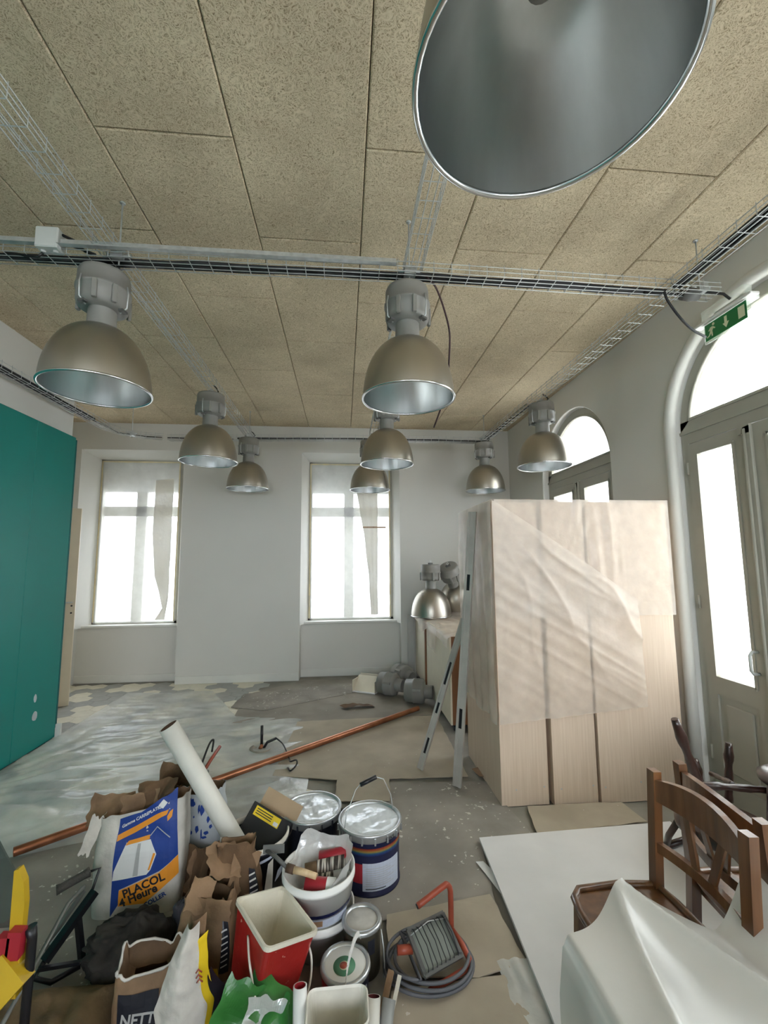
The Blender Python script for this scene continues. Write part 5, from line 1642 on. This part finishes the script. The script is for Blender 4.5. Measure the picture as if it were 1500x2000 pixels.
# ================================================================== CHAIRS AND COVERED TABLE
def chair_proto():
    """wooden chair, faces -x; back along y"""
    t = thing('wooden_chair', 'x', 'chair', group='varnished wooden chairs')
    hw = .185
    for s in (-1, 1):
        b = MB()
        b.beam((.03, s * hw, 0), (.0, s * hw, .45), .034, .034); b.beam((.0, s * hw, .45), (.02, s * hw, .86), .036, .03)
        b.build('back_post', CHAIRW, t)
        MB().beam((-.31, s * (hw - .012), 0), (-.29, s * (hw - .012), .43), .032, .032).build('leg', CHAIRW, t)
        MB().beam((-.29, s * hw, .2), (.0, s * hw, .2), .016, .024).build('stretcher', CHAIRW, t)
    def rail(z, hh, bow, th, nm):
        n = 12
        b = MB()
        vs = []
        for i in range(n + 1):
            y = -hw + .01 + (2 * hw - .02) * i / n
            k = 1 - (2 * i / n - 1) ** 2
            x = .0 + .02 * (z - .45) / .41 + bow * k
            up = .028 * k if nm == 'top_rail' else 0
            for dx, dz in ((-th, 0), (th, 0), (th, hh + up), (-th, hh + up)):
                vs.append((x + dx, y, z + dz))
        fs = [tuple(range(3, -1, -1)), tuple(n * 4 + k for k in range(4))]
        for i in range(n):
            for k in range(4):
                l = (k + 1) % 4
                fs.append((i * 4 + k, i * 4 + l, i * 4 + 4 + l, i * 4 + 4 + k))
        b.add(vs, fs)
        b.build(nm, CHAIRW, t)
    rail(.755, .075, .03, .011, 'top_rail'); rail(.575, .035, .026, .010, 'lower_rail')
    for y0, y1 in ((-.03, -.075), (.03, .075)):
        MB().beam((.03, y0, .60), (.044, y1, .77), .009, .026, up=(0, 1, 0)).build('splat', CHAIRW, t)
    out = [(-.37, -.16), (-.385, -.1), (-.39, 0), (-.385, .1), (-.37, .16), (-.33, .195), (-.15, .205), (.0, .19), (.012, .1), (.012, -.1), (.0, -.19), (-.15, -.205), (-.33, -.195)]
    out = [(x * .86, y) for x, y in out]
    MB().prism(out, .43, .445).build('seat', CHAIRW, t)
    MB().tube([(x, y, .447) for x, y in out], .013, 8, closed=True).build('seat_rim', CHAIRW, t)
    MB().box((-.29, -.17, .385), (-.01, .17, .43)).build('apron', CHAIRW, t)
    return t


c1 = chair_proto()
c1['label'] = 'wooden chair with curved top rail in front of the white board'
c1.location = (1.105, 1.385, .036); c1.rotation_euler = (0, 0, .0); c1.scale = (1, 1, .93)
c2 = copy_tree(c1); c2['label'] = 'second wooden chair standing back to back behind the first'
c2.location = (1.26, 1.43, .036); c2.rotation_euler = (0, 0, PI - .12)

dc = thing('dark_chair', 'dark turned-leg chair tipped over behind the wooden chairs', 'chair', (1.75, 2.02, .04))
def turned(p0, p1, nm, r=.017, n=14):
    p0, p1 = Vector(p0), Vector(p1)
    pts_ = [p0.lerp(p1, k / n) for k in range(n + 1)]
    rs_ = [r * (.78 + .3 * abs(math.sin(k / n * PI * 2.5)) + (.18 if k in (3, 4, 10, 11) else 0)) for k in range(n + 1)]
    MB().tube(pts_, rs_, 12).build(nm, CHAIRD, dc)
turned((-.18, -.0, .80), (-.055, .0, .42), 'leg', .02); turned((-.055, 0, .42), (.0, .0, .28), 'leg', .022)
turned((.235, -.08, .60), (.225, -.06, .25), 'leg', .02)
turned((.2, .36, .45), (.2, .3, .22), 'leg', .02); turned((.36, .3, .55), (.33, .3, .25), 'leg', .02)
turned((-.075, .0, .50), (.22, -.05, .485), 'stretcher', .015); turned((.08, -.01, .50), (.2, .25, .42), 'stretcher', .012)
MB().lathe([(0, .2), (.2, .2), (.215, .215), (.215, .24), (.19, .262), (.0, .25)], c=(.14, .12, 0), n=36).build('seat', CHAIRD, dc)
for s in (-1, 1):
    MB().tube([(.14 + s * .17, .22, .22), (.14 + s * .17, .3, .1), (.14 + s * .15, .36, .0)], .016, 10).build('back_post', CHAIRD, dc)
MB().tube([(-.01, .36, .012), (.14, .4, .012), (.29, .36, .012)], .016, 10).build('back_rail', CHAIRD, dc)
d2 = thing('dark_stool', 'dark round stool at the right edge beside the arched door', 'stool', (2.02, 1.86, .04))
MB().lathe([(0, .55), (.14, .55), (.15, .56), (.15, .58), (.13, .592), (0, .59)], n=36).build('seat', CHAIRD, d2)
for k in range(4):
    a = PI / 4 + k * PI / 2
    MB().tube([(.1 * math.cos(a), .1 * math.sin(a), .55), (.15 * math.cos(a), .15 * math.sin(a), 0)], .015, 10).build('leg', CHAIRD, d2)

tb = thing('small_table', 'small wooden table under the pale cover sheet at bottom right', 'table', (1.0, .86, .036))
MB().box((-.36, -.32, .44), (.5, .26, .465), bev=.004).build('table_top', CHAIRW, tb)
for x in (-.33, .46):
    for y in (-.29, .23):
        MB().beam((x, y, 0), (x, y, .44), .04, .04).build('leg', CHAIRW, tb)
cv = thing('cover_sheet', 'pale shiny plastic cover draped over furniture at bottom right', 'plastic sheet', (1.0, .9, .56))
def cvf(u, v):
    x = .60 + 1.13 * max(0, (u - .16)) / .84
    yb = 1.235 + .11 * math.exp(-((x - .84) / .13) ** 2) + .09 * max(0, min(1, (x - 1.04) / .2)) - .03 * max(0, (.62 - x) / .12)
    y = .35 + (yb - .35) * v
    z = .585 + .015 * math.sin(x * 5)
    # long ridge running from the far peak to the near right
    rx = .86 + (1.30 - y) * .52
    z += .055 * math.exp(-abs(x - rx) / .07)
    rx2 = .80 - (1.30 - y) * .25
    z += .03 * math.exp(-abs(x - rx2) / .06)
    z -= .02 * math.exp(-((x - 1.08) / .09) ** 2) * v
    z += .11 * max(0, min(1, (x - 1.04) / .2)) * v
    z += .012 * nz((x, y, 0), 3.5, 4)
    if u < .16:
        k = (.16 - u) / .16
        z = z - .06 * k ** .5 - .56 * max(0, k - .15) ** 1.0
        x = .60 - .03 * min(1, k * 3) - .02 * k + .018 * math.sin(y * 17) * k
        y = y - .03 * k
    return (x - 1.0, y - .9, max(z, .045) - .56)
MB().grid(cvf, 110, 90).build('film', FILM_C, cv)
